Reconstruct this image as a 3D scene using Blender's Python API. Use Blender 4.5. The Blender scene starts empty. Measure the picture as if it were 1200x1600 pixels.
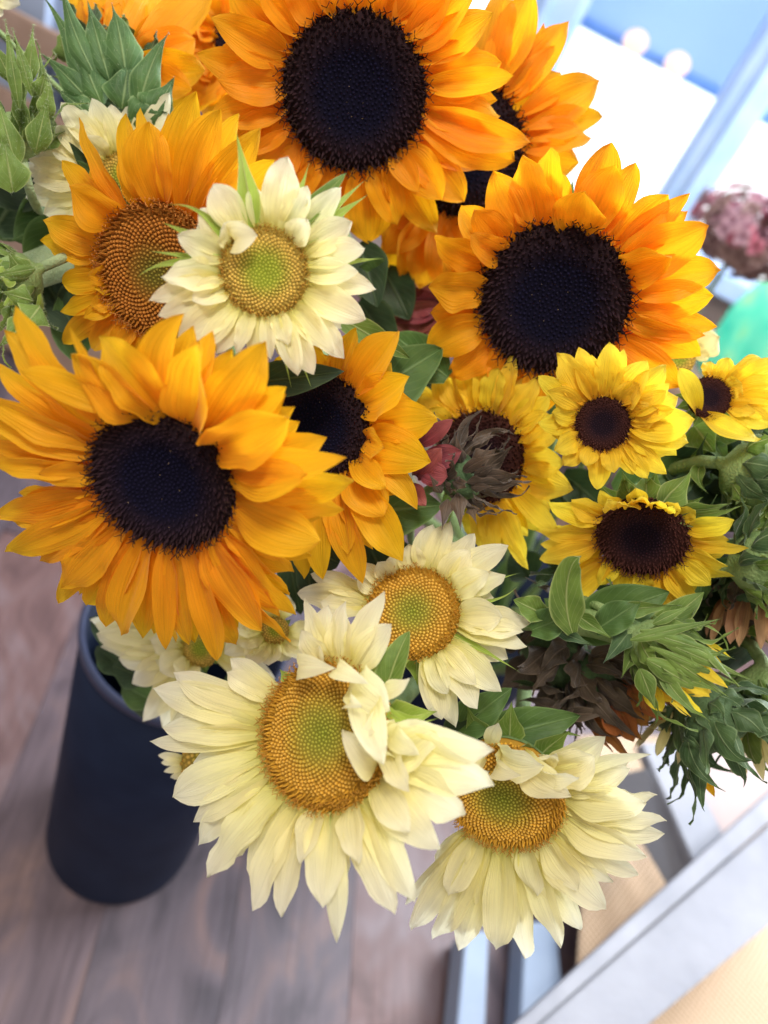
import bpy, math, random
import numpy as np
from mathutils import Vector
random.seed(7); rng = np.random.RandomState(11)
S = bpy.context.scene; COL = S.collection

# ------------------------------------------------------------ camera
CAM_H = 1.12
FPX = 1200.0
_n = np.array([-65 - 600, -(2060 - 800), -1200.0])
_U = -_n / np.linalg.norm(_n)
_F = np.array([0, 0, -1.0]); _F = _F - _U * _F.dot(_U); _F /= np.linalg.norm(_F)
_R = np.cross(_F, _U)
ROT = np.array([_R, _F, _U])            # camera axes -> world axes
CAM = np.array([0, 0, CAM_H])
cd = bpy.data.cameras.new('camera'); cam = bpy.data.objects.new('camera', cd); COL.objects.link(cam)
from mathutils import Matrix
cam.matrix_world = Matrix.Translation(Vector(CAM)) @ Matrix(ROT.tolist()).to_4x4()
cd.sensor_fit = 'HORIZONTAL'; cd.sensor_width = 36; cd.lens = 36.0; cd.clip_start = .01; cd.clip_end = 60
cd.dof.use_dof = True; cd.dof.focus_distance = .378; cd.dof.aperture_fstop = 6.3
S.camera = cam

def ray(px, py): return ROT @ np.array([(px - 600) / FPX, -(py - 800) / FPX, -1.0])
def at(px, py, d): return CAM + ray(px, py) * d
def at_z(px, py, z):
    r = ray(px, py); return CAM + r * (z - CAM_H) / r[2]
def at_y(px, py, y):
    r = ray(px, py); return CAM + r * y / r[1]
def at_plane(px, py, P, n):
    r = ray(px, py); return CAM + r * (np.dot(P - CAM, n) / np.dot(r, n))
def proj(p):
    c = ROT.T @ (np.asarray(p) - CAM); return np.array([600 + FPX * c[0] / -c[2], 800 - FPX * c[1] / -c[2]]), -c[2]
def nrm(v): return v / (np.linalg.norm(v) + 1e-12)

# ------------------------------------------------------------ light
w = bpy.data.worlds.new('World'); S.world = w; w.use_nodes = True
bg = w.node_tree.nodes['Background']; bg.inputs[0].default_value = (1.0, .93, .90, 1); bg.inputs[1].default_value = .66
def area(name, loc, target, size, power, col, sy=None):
    l = bpy.data.lights.new(name, 'AREA'); l.energy = power; l.color = col; l.size = size
    if sy: l.shape = 'RECTANGLE'; l.size_y = sy
    o = bpy.data.objects.new(name, l); COL.objects.link(o); o.location = loc
    o.rotation_euler = (Vector(target) - Vector(loc)).to_track_quat('-Z', 'Y').to_euler(); return o
area('window_daylight', (1.2, 1.75, 1.75), (.1, .3, .8), 1.1, 74, (.92, .96, 1.0), .9)
area('ceiling_lamp', (-.25, -.15, 2.3), (0, .35, .8), .35, 17, (1.0, .94, .84))
area('window_bar_fill', (.5, 1.1, 2.5), (.3, 2.2, .8), .5, 25, (.82, .91, 1.0))  # added fill from an unseen source, brightens the window bars
area('burlap_sun_patch_fill', (1.5, .1, 1.5), (.75, .62, .1), .15, 5, (1.0, .80, .58))  # added warm lamp standing in for the sun patch on the burlap
S.view_settings.view_transform = 'Standard'; S.view_settings.look = 'None'; S.view_settings.exposure = 0.18
try:
    S.cycles.use_denoising = True; S.cycles.max_bounces = 7; S.cycles.transparent_max_bounces = 8
    S.cycles.diffuse_bounces = 4; S.cycles.transmission_bounces = 6; S.cycles.caustics_reflective = False
except Exception: pass

# ------------------------------------------------------------ materials
def mat(name):
    m = bpy.data.materials.new(name); m.use_nodes = True
    nt = m.node_tree; return m, nt, nt.nodes['Principled BSDF'], nt.nodes['Material Output']
def N(nt, t, **kw):
    n = nt.nodes.new(t)
    for k, v in kw.items(): setattr(n, k, v)
    return n
def ramp(nt, stops):
    r = N(nt, 'ShaderNodeValToRGB'); e = r.color_ramp.elements
    while len(e) < len(stops): e.new(.5)
    for i, (p, c) in enumerate(stops): e[i].position = p; e[i].color = (*c, 1)
    return r
def petal_mat(name, base, mid, tip, trans=.42, var=.08, veincol=.82, tcol=None):
    m, nt, b, out = mat(name); L = nt.links.new
    uv = N(nt, 'ShaderNodeUVMap'); sep = N(nt, 'ShaderNodeSeparateXYZ'); L(uv.outputs[0], sep.inputs[0])
    r = ramp(nt, [(0, base), (.30, mid), (1, tip)]); L(sep.outputs[1], r.inputs[0])
    mp = N(nt, 'ShaderNodeMapping'); mp.inputs['Scale'].default_value = (14, .8, 1); L(uv.outputs[0], mp.inputs[0])
    oi = N(nt, 'ShaderNodeObjectInfo'); cmb = N(nt, 'ShaderNodeCombineXYZ')
    ml = N(nt, 'ShaderNodeMath', operation='MULTIPLY'); ml.inputs[1].default_value = 37.0
    L(oi.outputs['Random'], ml.inputs[0]); L(ml.outputs[0], cmb.inputs[0]); L(ml.outputs[0], cmb.inputs[2]); L(cmb.outputs[0], mp.inputs['Location'])
    no = N(nt, 'ShaderNodeTexNoise'); no.inputs['Scale'].default_value = 1.6; no.inputs['Detail'].default_value = 3; L(mp.outputs[0], no.inputs[0])
    # blotchy tone
    mp2 = N(nt, 'ShaderNodeMapping'); mp2.inputs['Scale'].default_value = (2, 2, 1); L(uv.outputs[0], mp2.inputs[0]); L(cmb.outputs[0], mp2.inputs['Location'])
    n2 = N(nt, 'ShaderNodeTexNoise'); n2.inputs['Scale'].default_value = 1.5; L(mp2.outputs[0], n2.inputs[0])
    rv = N(nt, 'ShaderNodeMapRange'); rv.inputs[1].default_value = .35; rv.inputs[2].default_value = .65; rv.inputs[3].default_value = veincol; rv.inputs[4].default_value = 1.03
    L(no.outputs[0], rv.inputs[0])
    hs = N(nt, 'ShaderNodeHueSaturation'); L(r.outputs[0], hs.inputs['Color'])
    mh = N(nt, 'ShaderNodeMapRange'); mh.inputs[3].default_value = .5 - var * .12; mh.inputs[4].default_value = .5 + var * .12; L(oi.outputs['Random'], mh.inputs[0]); L(mh.outputs[0], hs.inputs['Hue'])
    mv = N(nt, 'ShaderNodeMapRange'); mv.inputs[1].default_value = .3; mv.inputs[2].default_value = .7; mv.inputs[3].default_value = 1 - var; mv.inputs[4].default_value = 1 + var * .4; L(n2.outputs[0], mv.inputs[0])
    mm = N(nt, 'ShaderNodeMath', operation='MULTIPLY'); L(mv.outputs[0], mm.inputs[0]); L(rv.outputs[0], mm.inputs[1]); L(mm.outputs[0], hs.inputs['Value'])
    L(hs.outputs[0], b.inputs['Base Color'])
    b.inputs['Roughness'].default_value = .52; b.inputs['Specular IOR Level'].default_value = .28
    b.inputs['Sheen Weight'].default_value = .12
    bp = N(nt, 'ShaderNodeBump'); bp.inputs['Strength'].default_value = .8; bp.inputs['Distance'].default_value = .0009
    L(no.outputs[0], bp.inputs['Height']); L(bp.outputs[0], b.inputs['Normal'])
    tr = N(nt, 'ShaderNodeBsdfTranslucent'); L(bp.outputs[0], tr.inputs['Normal'])
    if tcol:
        mx0 = N(nt, 'ShaderNodeMixRGB', blend_type='MULTIPLY'); mx0.inputs[0].default_value = 1; mx0.inputs[2].default_value = (*tcol, 1)
        L(hs.outputs[0], mx0.inputs[1]); L(mx0.outputs[0], tr.inputs[0])
    else: L(hs.outputs[0], tr.inputs[0])
    mx = N(nt, 'ShaderNodeMixShader'); mx.inputs[0].default_value = trans
    L(b.outputs[0], mx.inputs[1]); L(tr.outputs[0], mx.inputs[2]); L(mx.outputs[0], out.inputs[0])
    return m
def vcol_mat(name, rough=.6, spec=.3, trans=0):
    m, nt, b, out = mat(name); L = nt.links.new
    a = N(nt, 'ShaderNodeVertexColor'); a.layer_name = 'Col'; L(a.outputs[0], b.inputs['Base Color'])
    b.inputs['Roughness'].default_value = rough; b.inputs['Specular IOR Level'].default_value = spec
    return m
def noise_mat(name, c1, c2, scale=30, rough=.6, bump=.0, bscale=None, stretch=None, spec=.4, metal=0):
    m, nt, b, out = mat(name); L = nt.links.new
    tc = N(nt, 'ShaderNodeTexCoord'); mp = N(nt, 'ShaderNodeMapping'); L(tc.outputs['Object'], mp.inputs[0])
    if stretch: mp.inputs['Scale'].default_value = stretch
    no = N(nt, 'ShaderNodeTexNoise'); no.inputs['Scale'].default_value = scale; no.inputs['Detail'].default_value = 5; L(mp.outputs[0], no.inputs[0])
    r = ramp(nt, [(.3, c1), (.7, c2)]); L(no.outputs[0], r.inputs[0]); L(r.outputs[0], b.inputs['Base Color'])
    b.inputs['Roughness'].default_value = rough; b.inputs['Specular IOR Level'].default_value = spec; b.inputs['Metallic'].default_value = metal
    if bump:
        n2 = N(nt, 'ShaderNodeTexNoise'); n2.inputs['Scale'].default_value = bscale or scale * 4; n2.inputs['Detail'].default_value = 4; L(mp.outputs[0], n2.inputs[0])
        bp = N(nt, 'ShaderNodeBump'); bp.inputs['Strength'].default_value = bump; bp.inputs['Distance'].default_value = .003; L(n2.outputs[0], bp.inputs['Height']); L(bp.outputs[0], b.inputs['Normal'])
    return m
def leaf_mat(name, c1, c2, edge, trans=.3):
    m, nt, b, out = mat(name); L = nt.links.new
    uv = N(nt, 'ShaderNodeUVMap'); sep = N(nt, 'ShaderNodeSeparateXYZ'); L(uv.outputs[0], sep.inputs[0])
    tc = N(nt, 'ShaderNodeTexCoord')
    no = N(nt, 'ShaderNodeTexNoise'); no.inputs['Scale'].default_value = 60; no.inputs['Detail'].default_value = 4; L(tc.outputs['Object'], no.inputs[0])
    r = ramp(nt, [(.32, c1), (.68, c2)]); L(no.outputs[0], r.inputs[0])
    # distance from midrib 0..1
    s = N(nt, 'ShaderNodeMath', operation='SUBTRACT'); s.inputs[1].default_value = .5; L(sep.outputs[0], s.inputs[0])
    ab = N(nt, 'ShaderNodeMath', operation='ABSOLUTE'); L(s.outputs[0], ab.inputs[0])
    mid = N(nt, 'ShaderNodeMapRange'); mid.inputs[1].default_value = .0; mid.inputs[2].default_value = .045; mid.inputs[3].default_value = 1; mid.inputs[4].default_value = 0; L(ab.outputs[0], mid.inputs[0])
    # side veins : sin((v - 0.55|u|)*40)
    k = N(nt, 'ShaderNodeMath', operation='MULTIPLY'); k.inputs[1].default_value = -1.0; L(ab.outputs[0], k.inputs[0])
    ad = N(nt, 'ShaderNodeMath', operation='ADD'); L(k.outputs[0], ad.inputs[0]); L(sep.outputs[1], ad.inputs[1])
    mu = N(nt, 'ShaderNodeMath', operation='MULTIPLY'); mu.inputs[1].default_value = 42; L(ad.outputs[0], mu.inputs[0])
    si = N(nt, 'ShaderNodeMath', operation='SINE'); L(mu.outputs[0], si.inputs[0])
    vr = N(nt, 'ShaderNodeMapRange'); vr.inputs[1].default_value = .86; vr.inputs[2].default_value = 1; vr.inputs[4].default_value = .22; L(si.outputs[0], vr.inputs[0])
    ed = N(nt, 'ShaderNodeMapRange'); ed.inputs[1].default_value = .43; ed.inputs[2].default_value = .5; ed.inputs[4].default_value = .8; L(ab.outputs[0], ed.inputs[0])
    mx = N(nt, 'ShaderNodeMath', operation='MAXIMUM'); L(mid.outputs[0], mx.inputs[0]); L(vr.outputs[0], mx.inputs[1])
    mx2 = N(nt, 'ShaderNodeMath', operation='MAXIMUM'); L(mx.outputs[0], mx2.inputs[0]); L(ed.outputs[0], mx2.inputs[1])
    mc = N(nt, 'ShaderNodeMixRGB'); mc.inputs[2].default_value = (*edge, 1); L(mx2.outputs[0], mc.inputs[0]); L(r.outputs[0], mc.inputs[1])
    L(mc.outputs[0], b.inputs['Base Color']); b.inputs['Roughness'].default_value = .55; b.inputs['Specular IOR Level'].default_value = .35; b.inputs['Sheen Weight'].default_value = .15
    bp = N(nt, 'ShaderNodeBump'); bp.inputs['Strength'].default_value = .5; bp.inputs['Distance'].default_value = .001; L(mx.outputs[0], bp.inputs['Height'])
    n3 = N(nt, 'ShaderNodeTexNoise'); n3.inputs['Scale'].default_value = 420; L(tc.outputs['Object'], n3.inputs[0])
    bp2 = N(nt, 'ShaderNodeBump'); bp2.inputs['Strength'].default_value = .3; bp2.inputs['Distance'].default_value = .0006; L(n3.outputs[0], bp2.inputs['Height']); L(bp.outputs[0], bp2.inputs['Normal']); L(bp2.outputs[0], b.inputs['Normal'])
    tr = N(nt, 'ShaderNodeBsdfTranslucent'); L(mc.outputs[0], tr.inputs[0])
    ms = N(nt, 'ShaderNodeMixShader'); ms.inputs[0].default_value = trans; L(b.outputs[0], ms.inputs[1]); L(tr.outputs[0], ms.inputs[2]); L(ms.outputs[0], out.inputs[0])
    return m

MAT = {}
MAT['orange'] = petal_mat('orange_petal', (.97, .37, .005), (.99, .44, .007), (1.0, .49, .010), .55, veincol=.91)
MAT['gold'] = petal_mat('golden_petal', (.94, .37, .005), (.98, .475, .008), (1.0, .58, .013), .55, veincol=.91)
MAT['yellow'] = petal_mat('yellow_petal', (.88, .44, .006), (.97, .68, .025), (.99, .78, .06), .48, veincol=.91)
MAT['cream'] = petal_mat('cream_petal', (.82, .76, .14), (.99, .93, .49), (1.0, .97, .76), .52, var=.05, veincol=.94)
MAT['pale'] = petal_mat('pale_yellow_petal', (.70, .60, .14), (.85, .74, .30), (.90, .82, .42), .36, var=.06, veincol=.9)
MAT['papery'] = petal_mat('papery_petal', (.25, .10, .04), (.50, .25, .12), (.60, .34, .19), .3, var=.12)
MAT['hair'] = noise_mat('plant_hair', (.42, .50, .30), (.5, .58, .36), 10)
MAT['dark_stem'] = noise_mat('dark_stem', (.04, .08, .03), (.09, .15, .06), 90, .8, .5, 700)
MAT['maroon'] = petal_mat('maroon_petal', (.10, .012, .02), (.28, .05, .06), (.42, .12, .11), .2, var=.2)
MAT['brown'] = petal_mat('withered_petal', (.10, .028, .008), (.34, .11, .02), (.50, .20, .035), .25, var=.12)
MAT['floret'] = vcol_mat('floret', .85, .10)
MAT['bract'] = leaf_mat('green_bract', (.085, .155, .02), (.19, .29, .05), (.40, .47, .17), .32)
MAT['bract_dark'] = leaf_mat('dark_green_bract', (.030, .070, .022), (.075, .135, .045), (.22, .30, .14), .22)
MAT['sepal'] = leaf_mat('sepal', (.035, .095, .022), (.085, .18, .045), (.28, .40, .17), .25)
MAT['bract_lime'] = leaf_mat('lime_bract', (.28, .42, .05), (.42, .55, .10), (.62, .68, .25), .4)
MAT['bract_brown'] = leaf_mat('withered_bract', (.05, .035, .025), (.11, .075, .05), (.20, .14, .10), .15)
MAT['leaf'] = leaf_mat('leaf', (.05, .11, .02), (.09, .17, .035), (.17, .27, .09), .25)
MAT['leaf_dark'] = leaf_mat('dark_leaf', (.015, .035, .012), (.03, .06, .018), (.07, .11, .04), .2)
MAT['stem'] = noise_mat('stem', (.13, .21, .06), (.25, .34, .13), 90, .7, .5, 700)
MAT['stem_pale'] = noise_mat('pale_stem', (.22, .30, .14), (.36, .44, .24), 90, .8, .5, 700)

# ------------------------------------------------------------ object helpers
def mesh(name, v, f, m, parent=None, smooth=True, uv=None, col=None, origin=None):
    me = bpy.data.meshes.new(name)
    v = np.asarray(v, float)
    if origin is not None: v = v - origin
    me.from_pydata(v.tolist(), [], f if isinstance(f, list) else f.tolist())
    if uv is not None:
        idx = np.empty(len(me.loops), int); me.loops.foreach_get('vertex_index', idx)
        ul = me.uv_layers.new(name='UVMap'); ul.data.foreach_set('uv', np.asarray(uv, float)[idx].ravel())
    if col is not None:
        c = me.color_attributes.new('Col', 'FLOAT_COLOR', 'POINT'); cc = np.ones((len(v), 4)); cc[:, :3] = col; c.data.foreach_set('color', cc.ravel())
    if smooth: me.polygons.foreach_set('use_smooth', [True] * len(me.polygons))
    me.materials.append(m); me.update()
    o = bpy.data.objects.new(name, me); COL.objects.link(o)
    if parent is not None: o.parent = parent
    elif origin is not None: o.location = origin
    return o
def thing(name, label, cat, loc, group=None):
    o = bpy.data.objects.new(name, None); COL.objects.link(o); o.location = loc; o.empty_display_size = .01
    o['label'] = label; o['category'] = cat
    if group: o['group'] = group
    return o
def tag(o, label, cat, group=None):
    o['label'] = label; o['category'] = cat
    if group: o['group'] = group
    return o

_gc = {}
def grid_faces(nl, nw):
    if (nl, nw) not in _gc:
        _gc[nl, nw] = [[i * (nw + 1) + j, i * (nw + 1) + j + 1, (i + 1) * (nw + 1) + j + 1, (i + 1) * (nw + 1) + j] for i in range(nl) for j in range(nw)]
    return _gc[nl, nw]
def blade(P0, P1, n, w, kind='petal', arch=.12, tiparch=0.0, roll=0.0, twist=0.0, cup=.16, side=0.0, ruffle=.03, nl=13, nw=8, seed=None, hook=0.0):
    """a curved petal, bract or leaf from P0 to P1; n is the side it shows, w its full width in metres"""
    r = np.random.RandomState(seed if seed is not None else rng.randint(1 << 30))
    ax = P1 - P0; Ln = np.linalg.norm(ax) + 1e-9; T0 = ax / Ln
    n0 = nrm(n - T0 * n.dot(T0)); s0 = np.cross(T0, n0)
    A = P0 + ax * .33 + n0 * arch * Ln * 1.2 + s0 * side * Ln * .8
    B = P0 + ax * .70 + n0 * (arch * .9 + tiparch) * Ln + s0 * side * Ln
    t = np.linspace(0, 1, nl + 1)[:, None]
    c = (1 - t) ** 3 * P0 + 3 * (1 - t) ** 2 * t * A + 3 * (1 - t) * t * t * B + t ** 3 * P1
    d = 3 * (1 - t) ** 2 * (A - P0) + 6 * (1 - t) * t * (B - A) + 3 * t * t * (P1 - B)
    if hook: q_ = np.clip(t - .45, 0, 1) / .55; c = c + n0 * hook * Ln * q_ ** 2 * 1.2 - T0 * abs(hook) * Ln * q_ ** 3 * .25; d = np.gradient(c, axis=0) * nl
    T = d / (np.linalg.norm(d, axis=1, keepdims=True) + 1e-12)
    Sd = np.cross(T, n0[None]); Sd /= (np.linalg.norm(Sd, axis=1, keepdims=True) + 1e-9); Nn = np.cross(Sd, T)
    a = roll + twist * t
    S2 = Sd * np.cos(a) + Nn * np.sin(a); N2 = np.cross(S2, T)
    tt = t[:, 0]
    if kind == 'petal':
        pk = .46 + r.uniform(-.10, .10)
        up = .30 + .70 * np.sin(np.clip(tt / pk, 0, 1) * math.pi / 2) ** 1.15
        g = np.clip((1 - tt) / (1 - pk), 0, 1); ex = r.uniform(1.9, 2.9)
        W = up * (1 - (1 - g) ** ex) ** .92; W = np.where(tt > .94, W * .92, W)
    elif kind == 'bract':
        sb = np.clip((tt - .34) / .66, 0, 1); W = np.where(tt < .34, (.04 + .96 * np.sin(tt / .34 * math.pi / 2)) ** .6, (1 - sb) ** 1.7 * .86 + .14 * (1 - sb) ** .8)
    elif kind == 'needle':
        W = np.clip(1 - tt, 0, 1) ** .8
    else:
        W = np.sin(np.clip(tt, 0.03, 1) ** .72 * math.pi) ** .85; W = np.clip(W, .03, 1); W[-1] = 0.01
    W[-1] = min(W[-1], .012)
    u = np.linspace(-1, 1, nw + 1)
    ph = r.uniform(0, 6.28, 4); k = r.uniform(1.2, 3.2)
    half = W[:, None] * w * .5
    lat = u[None] * half
    rid = -.055 * np.cos(u * math.pi * 2.0 + r.uniform(-.5, .5)) * (1 - np.abs(u)) if kind == 'petal' else -.10 * np.exp(-(u / .16) ** 2)
    if kind == 'leaf': edge = .018 * np.sin(tt * 70) ; lat = lat * (1 + edge[:, None] * (np.abs(u[None]) > .9))
    off = half * 2 * (cup * (u[None] ** 2 - .35) * (1.25 - .9 * tt[:, None]) + rid[None] * np.sin(np.clip(tt[:, None] * 1.15, 0, 1) * math.pi) ** .5)
    off = off + (2.2 if kind == 'petal' else 1.5) * ruffle * w * np.sin(tt[:, None] * k * 6.28 + ph[0] + u[None] * 1.5) * np.abs(u[None]) ** 2 * np.sign(u[None] + .01 * ph[1])
    off = off + .02 * w * np.sin(tt[:, None] * 5 + ph[2]) * np.sin(u[None] * 2.5 + ph[3])
    off = off + r.uniform(-.10, .16) * (1 if kind == 'petal' else .6) * w * W[:, None] * (np.abs(u[None]) - .4) * np.sin(np.clip(tt[:, None], 0, 1) * 3.1)
    lat = lat + ruffle * .5 * w * W[:, None] * np.sin(tt[:, None] * 9 + ph[1] + np.sign(u[None])) * np.abs(u[None])
    V = c[:, None] + S2[:, None] * lat[..., None] + N2[:, None] * off[..., None]
    uv = np.stack(np.broadcast_arrays((u[None] + 1) / 2, tt[:, None]), -1).reshape(-1, 2)
    return V.reshape(-1, 3), grid_faces(nl, nw), uv
def tube(pts, radii, name, m, parent=None, origin=None, seg=10, cap=True):
    P = np.asarray(pts, float); n = len(P); V = []; up = np.array([.13, .31, .94])
    Tn = np.gradient(P, axis=0); Tn /= np.linalg.norm(Tn, axis=1, keepdims=True)
    a = np.linspace(0, 2 * math.pi, seg, endpoint=False)
    for i in range(n):
        s = nrm(np.cross(Tn[i], up)); b = np.cross(Tn[i], s)
        V.append(P[i] + radii[i] * (np.cos(a)[:, None] * s + np.sin(a)[:, None] * b))
    V = np.concatenate(V); F = [[i * seg + j, i * seg + (j + 1) % seg, (i + 1) * seg + (j + 1) % seg, (i + 1) * seg + j] for i in range(n - 1) for j in range(seg)]
    if cap: F.append(list(range(seg))[::-1]); F.append(list(range((n - 1) * seg, n * seg)))
    return mesh(name, V, F, m, parent, True, origin=origin)
def bez(a, b, c, d, k=14):
    t = np.linspace(0, 1, k)[:, None]; return (1 - t) ** 3 * a + 3 * (1 - t) ** 2 * t * b + 3 * (1 - t) * t * t * c + t ** 3 * d

# ------------------------------------------------------------ setting
def wood_floor_mat(i):
    m, nt, b, out = mat('floor_board_wood'); L = nt.links.new
    tc = N(nt, 'ShaderNodeTexCoord'); mp = N(nt, 'ShaderNodeMapping'); mp.inputs['Scale'].default_value = (4, 2.2, 1); mp.inputs['Location'].default_value = (i * 3.7, i * 1.9, 0)
    L(tc.outputs['Object'], mp.inputs[0])
    no = N(nt, 'ShaderNodeTexNoise'); no.inputs['Scale'].default_value = 2.2; no.inputs['Detail'].default_value = 6; no.inputs['Distortion'].default_value = 1.6; L(mp.outputs[0], no.inputs[0])
    c = [((.060, .043, .055), (.13, .095, .112), (.225, .145, .132)), ((.075, .042, .045), (.155, .092, .092), (.20, .15, .165)), ((.052, .042, .056), (.11, .088, .108), (.20, .13, .125))][i]
    r = ramp(nt, [(.28, c[0]), (.5, c[1]), (.72, c[2])]); L(no.outputs[0], r.inputs[0])
    mp3 = N(nt, 'ShaderNodeMapping'); mp3.inputs['Scale'].default_value = (90, 5, 1); L(tc.outputs['Object'], mp3.inputs[0])
    n3 = N(nt, 'ShaderNodeTexNoise'); n3.inputs['Scale'].default_value = 1.5; n3.inputs['Detail'].default_value = 3; L(mp3.outputs[0], n3.inputs[0])
    mr = N(nt, 'ShaderNodeMapRange'); mr.inputs[1].default_value = .3; mr.inputs[2].default_value = .7; mr.inputs[3].default_value = .85; mr.inputs[4].default_value = 1.12; L(n3.outputs[0], mr.inputs[0])
    hv = N(nt, 'ShaderNodeHueSaturation'); L(r.outputs[0], hv.inputs['Color']); L(mr.outputs[0], hv.inputs['Value'])
    L(hv.outputs[0], b.inputs['Base Color']); b.inputs['Roughness'].default_value = .48; b.inputs['Specular IOR Level'].default_value = .4
    bp = N(nt, 'ShaderNodeBump'); bp.inputs['Strength'].default_value = .3; bp.inputs['Distance'].default_value = .002; L(n3.outputs[0], bp.inputs['Height']); L(bp.outputs[0], b.inputs['Normal'])
    return m
def box(name, lo, hi, m, parent=None, bev=.0, origin=None, smooth=False):
    import bmesh
    bm = bmesh.new(); bmesh.ops.create_cube(bm, size=1)
    lo = np.array(lo, float); hi = np.array(hi, float)
    for v in bm.verts: v.co = Vector(((lo + hi) / 2 + np.array(v.co) * (hi - lo)).tolist())
    if bev: bmesh.ops.bevel(bm, geom=bm.edges[:], offset=bev, segments=2, affect='EDGES')
    me = bpy.data.meshes.new(name); 
    if origin is not None:
        for v in bm.verts: v.co -= Vector(origin)
    bm.to_mesh(me); bm.free(); me.materials.append(m)
    o = bpy.data.objects.new(name, me); COL.objects.link(o)
    if parent is not None: o.parent = parent
    elif origin is not None: o.location = origin
    return o
ground = bpy.data.objects.new('floor', None); COL.objects.link(ground); ground['kind'] = 'structure'
sub = mesh('underfloor', [(-4, -1.5, -.012), (4, -1.5, -.012), (4, 2.3, -.012), (-4, 2.3, -.012)], [[0, 1, 2, 3]], noise_mat('underfloor_dark', (.08, .06, .07), (.12, .09, .10), 5), ground, False)
fm = [wood_floor_mat(i) for i in range(3)]
BW = .17; ang = math.radians(17)
board_me = []
for k in range(3):
    o = box('board', (0, -1.2, -.012), (BW - .0006, 1.2, 0), fm[k], None, .0005); board_me.append(o.data); bpy.data.objects.remove(o)
ix = 0
for i in range(-14, 16):
    for j in range(-1, 2):
        yy = j * 2.404 + (i * .83) % 2.404 - 1.0
        if yy > 2.6: continue
        o = bpy.data.objects.new('board', board_me[(i * 2 + j * 5 + i // 3) % 3]); COL.objects.link(o); o.parent = ground
        o.location = (math.cos(ang) * i * BW - math.sin(ang) * yy + .03, math.sin(ang) * i * BW + math.cos(ang) * yy, (ix % 3) * .0006); o.rotation_euler = (0, 0, ang); ix += 1

white = noise_mat('white_paint', (.42, .60, .92), (.54, .70, .97), 14, .5, .25, 160, (1, 1, 1))
wallm = noise_mat('shop_wall', (.36, .30, .29), (.44, .37, .35), 3, .9)
WY = 2.2
# wall below the window, and to its left, as one structure with the window opening left free
wb = thing('wall', '', '', (0, WY, 0)); del wb['label']; del wb['category']; wb['kind'] = 'structure'
box('wall_panel', (-3.5, WY + .05, 0), (3.5, WY + .15, .50), wallm, wb, origin=(0, WY, 0))
box('wall_panel', (-3.5, WY + .05, .502), (-.45, WY + .15, 2.8), wallm, wb, origin=(0, WY, 0))
# window
win = thing('window', 'tall white framed shop window glaring with daylight in upper right corner', 'window', (.1, WY, .50))
def wbox(n, lo, hi, b=.004, m=white): return box(n, lo, hi, m, win, b, origin=(.1, WY, .50))
wbox('frame', (-.45, WY - .02, .502), (2.4, WY + .06, .56))
def wx(px, py): return at_y(px, py, WY)[0]
m1 = wx(1030, 300); m2 = wx(1110, 300)
wbox('mullion', (m1, WY - .05, .56), (m1 + (m2 - m1) * .98, WY + .05, 2.6), .012)
wbox('glazing_bead', (m1 + (m2 - m1) * .42, WY - .062, .56), (m1 + (m2 - m1) * .56, WY - .0505, 2.6), .004)
a1 = wx(868, 115); a0 = wx(790, 60)
wbox('mullion', (a0, WY - .05, .56), (a1, WY + .05, 2.6), .012)
wbox('glazing_bead', (a0 + (a1 - a0) * .35, WY - .062, .56), (a0 + (a1 - a0) * .5, WY - .0505, 2.6), .004)
# glass
gm, gnt, gb, gout = mat('window_glass'); gb.inputs['Roughness'].default_value = 0; gb.inputs['IOR'].default_value = 1.05; gb.inputs['Transmission Weight'].default_value = 1; gb.inputs['Base Color'].default_value = (.97, .99, 1, 1)
for xa, xb in ((a1 + .001, m1 - .001), (m2 + .001, 2.3), (-.44, a0 - .001)):
    wbox('glass_pane', (xa, WY + .0, .561), (xb, WY + .004, 2.6), 0, gm)
# bright outside
sm_, snt, sb, so = mat('overexposed_daylight'); em = N(snt, 'ShaderNodeEmission'); em.inputs[0].default_value = (.93, .97, 1, 1); em.inputs[1].default_value = 1.9; snt.links.new(em.outputs[0], so.inputs[0])
sky = mesh('sky', [(-3, 3.4, -1.0), (6, 3.4, -1.0), (6, 3.4, 3.6), (-3, 3.4, 3.6)], [[0, 1, 2, 3]], sm_, None, False); sky['kind'] = 'structure'
# blue blind hanging behind the panes
bm_, bnt, bb, bo = mat('blue_blind_cloth'); bb.inputs['Base Color'].default_value = (.42, .60, .95, 1); bb.inputs['Roughness'].default_value = .8
tr = N(bnt, 'ShaderNodeBsdfTranslucent'); tr.inputs[0].default_value = (.27, .42, .92, 1); mx = N(bnt, 'ShaderNodeMixShader'); mx.inputs[0].default_value = .6
bnt.links.new(bb.outputs[0], mx.inputs[1]); bnt.links.new(tr.outputs[0], mx.inputs[2]); bnt.links.new(mx.outputs[0], bo.inputs[0])
BY = 2.5
zb = at_y(1018, 90, BY)[2]
bl = thing('awning', 'blue cloth awning hanging across the top of the bright window', 'awning', (.2, BY, zb))
V = []; F = []; nx = 60
for i in range(nx + 1):
    for k, z in enumerate((0, .25, .5, .9)):
        V.append((-1.2 + 3.6 * i / nx, BY + .012 * math.sin(i * .9) * (1 - z * .3), zb + z))
for i in range(nx):
    for k in range(3): F.append([i * 4 + k, i * 4 + 4 + k, i * 4 + 5 + k, i * 4 + 1 + k])
mesh('valance', V, F, bm_, bl, True, origin=(.2, BY, zb))
V = [(x, BY - .012 + yy, z + .0) for z in (zb - .012, zb + .012) for x, yy in ((-1.2, 0), (2.4, 0), (2.4, .024), (-1.2, .024))]
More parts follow.
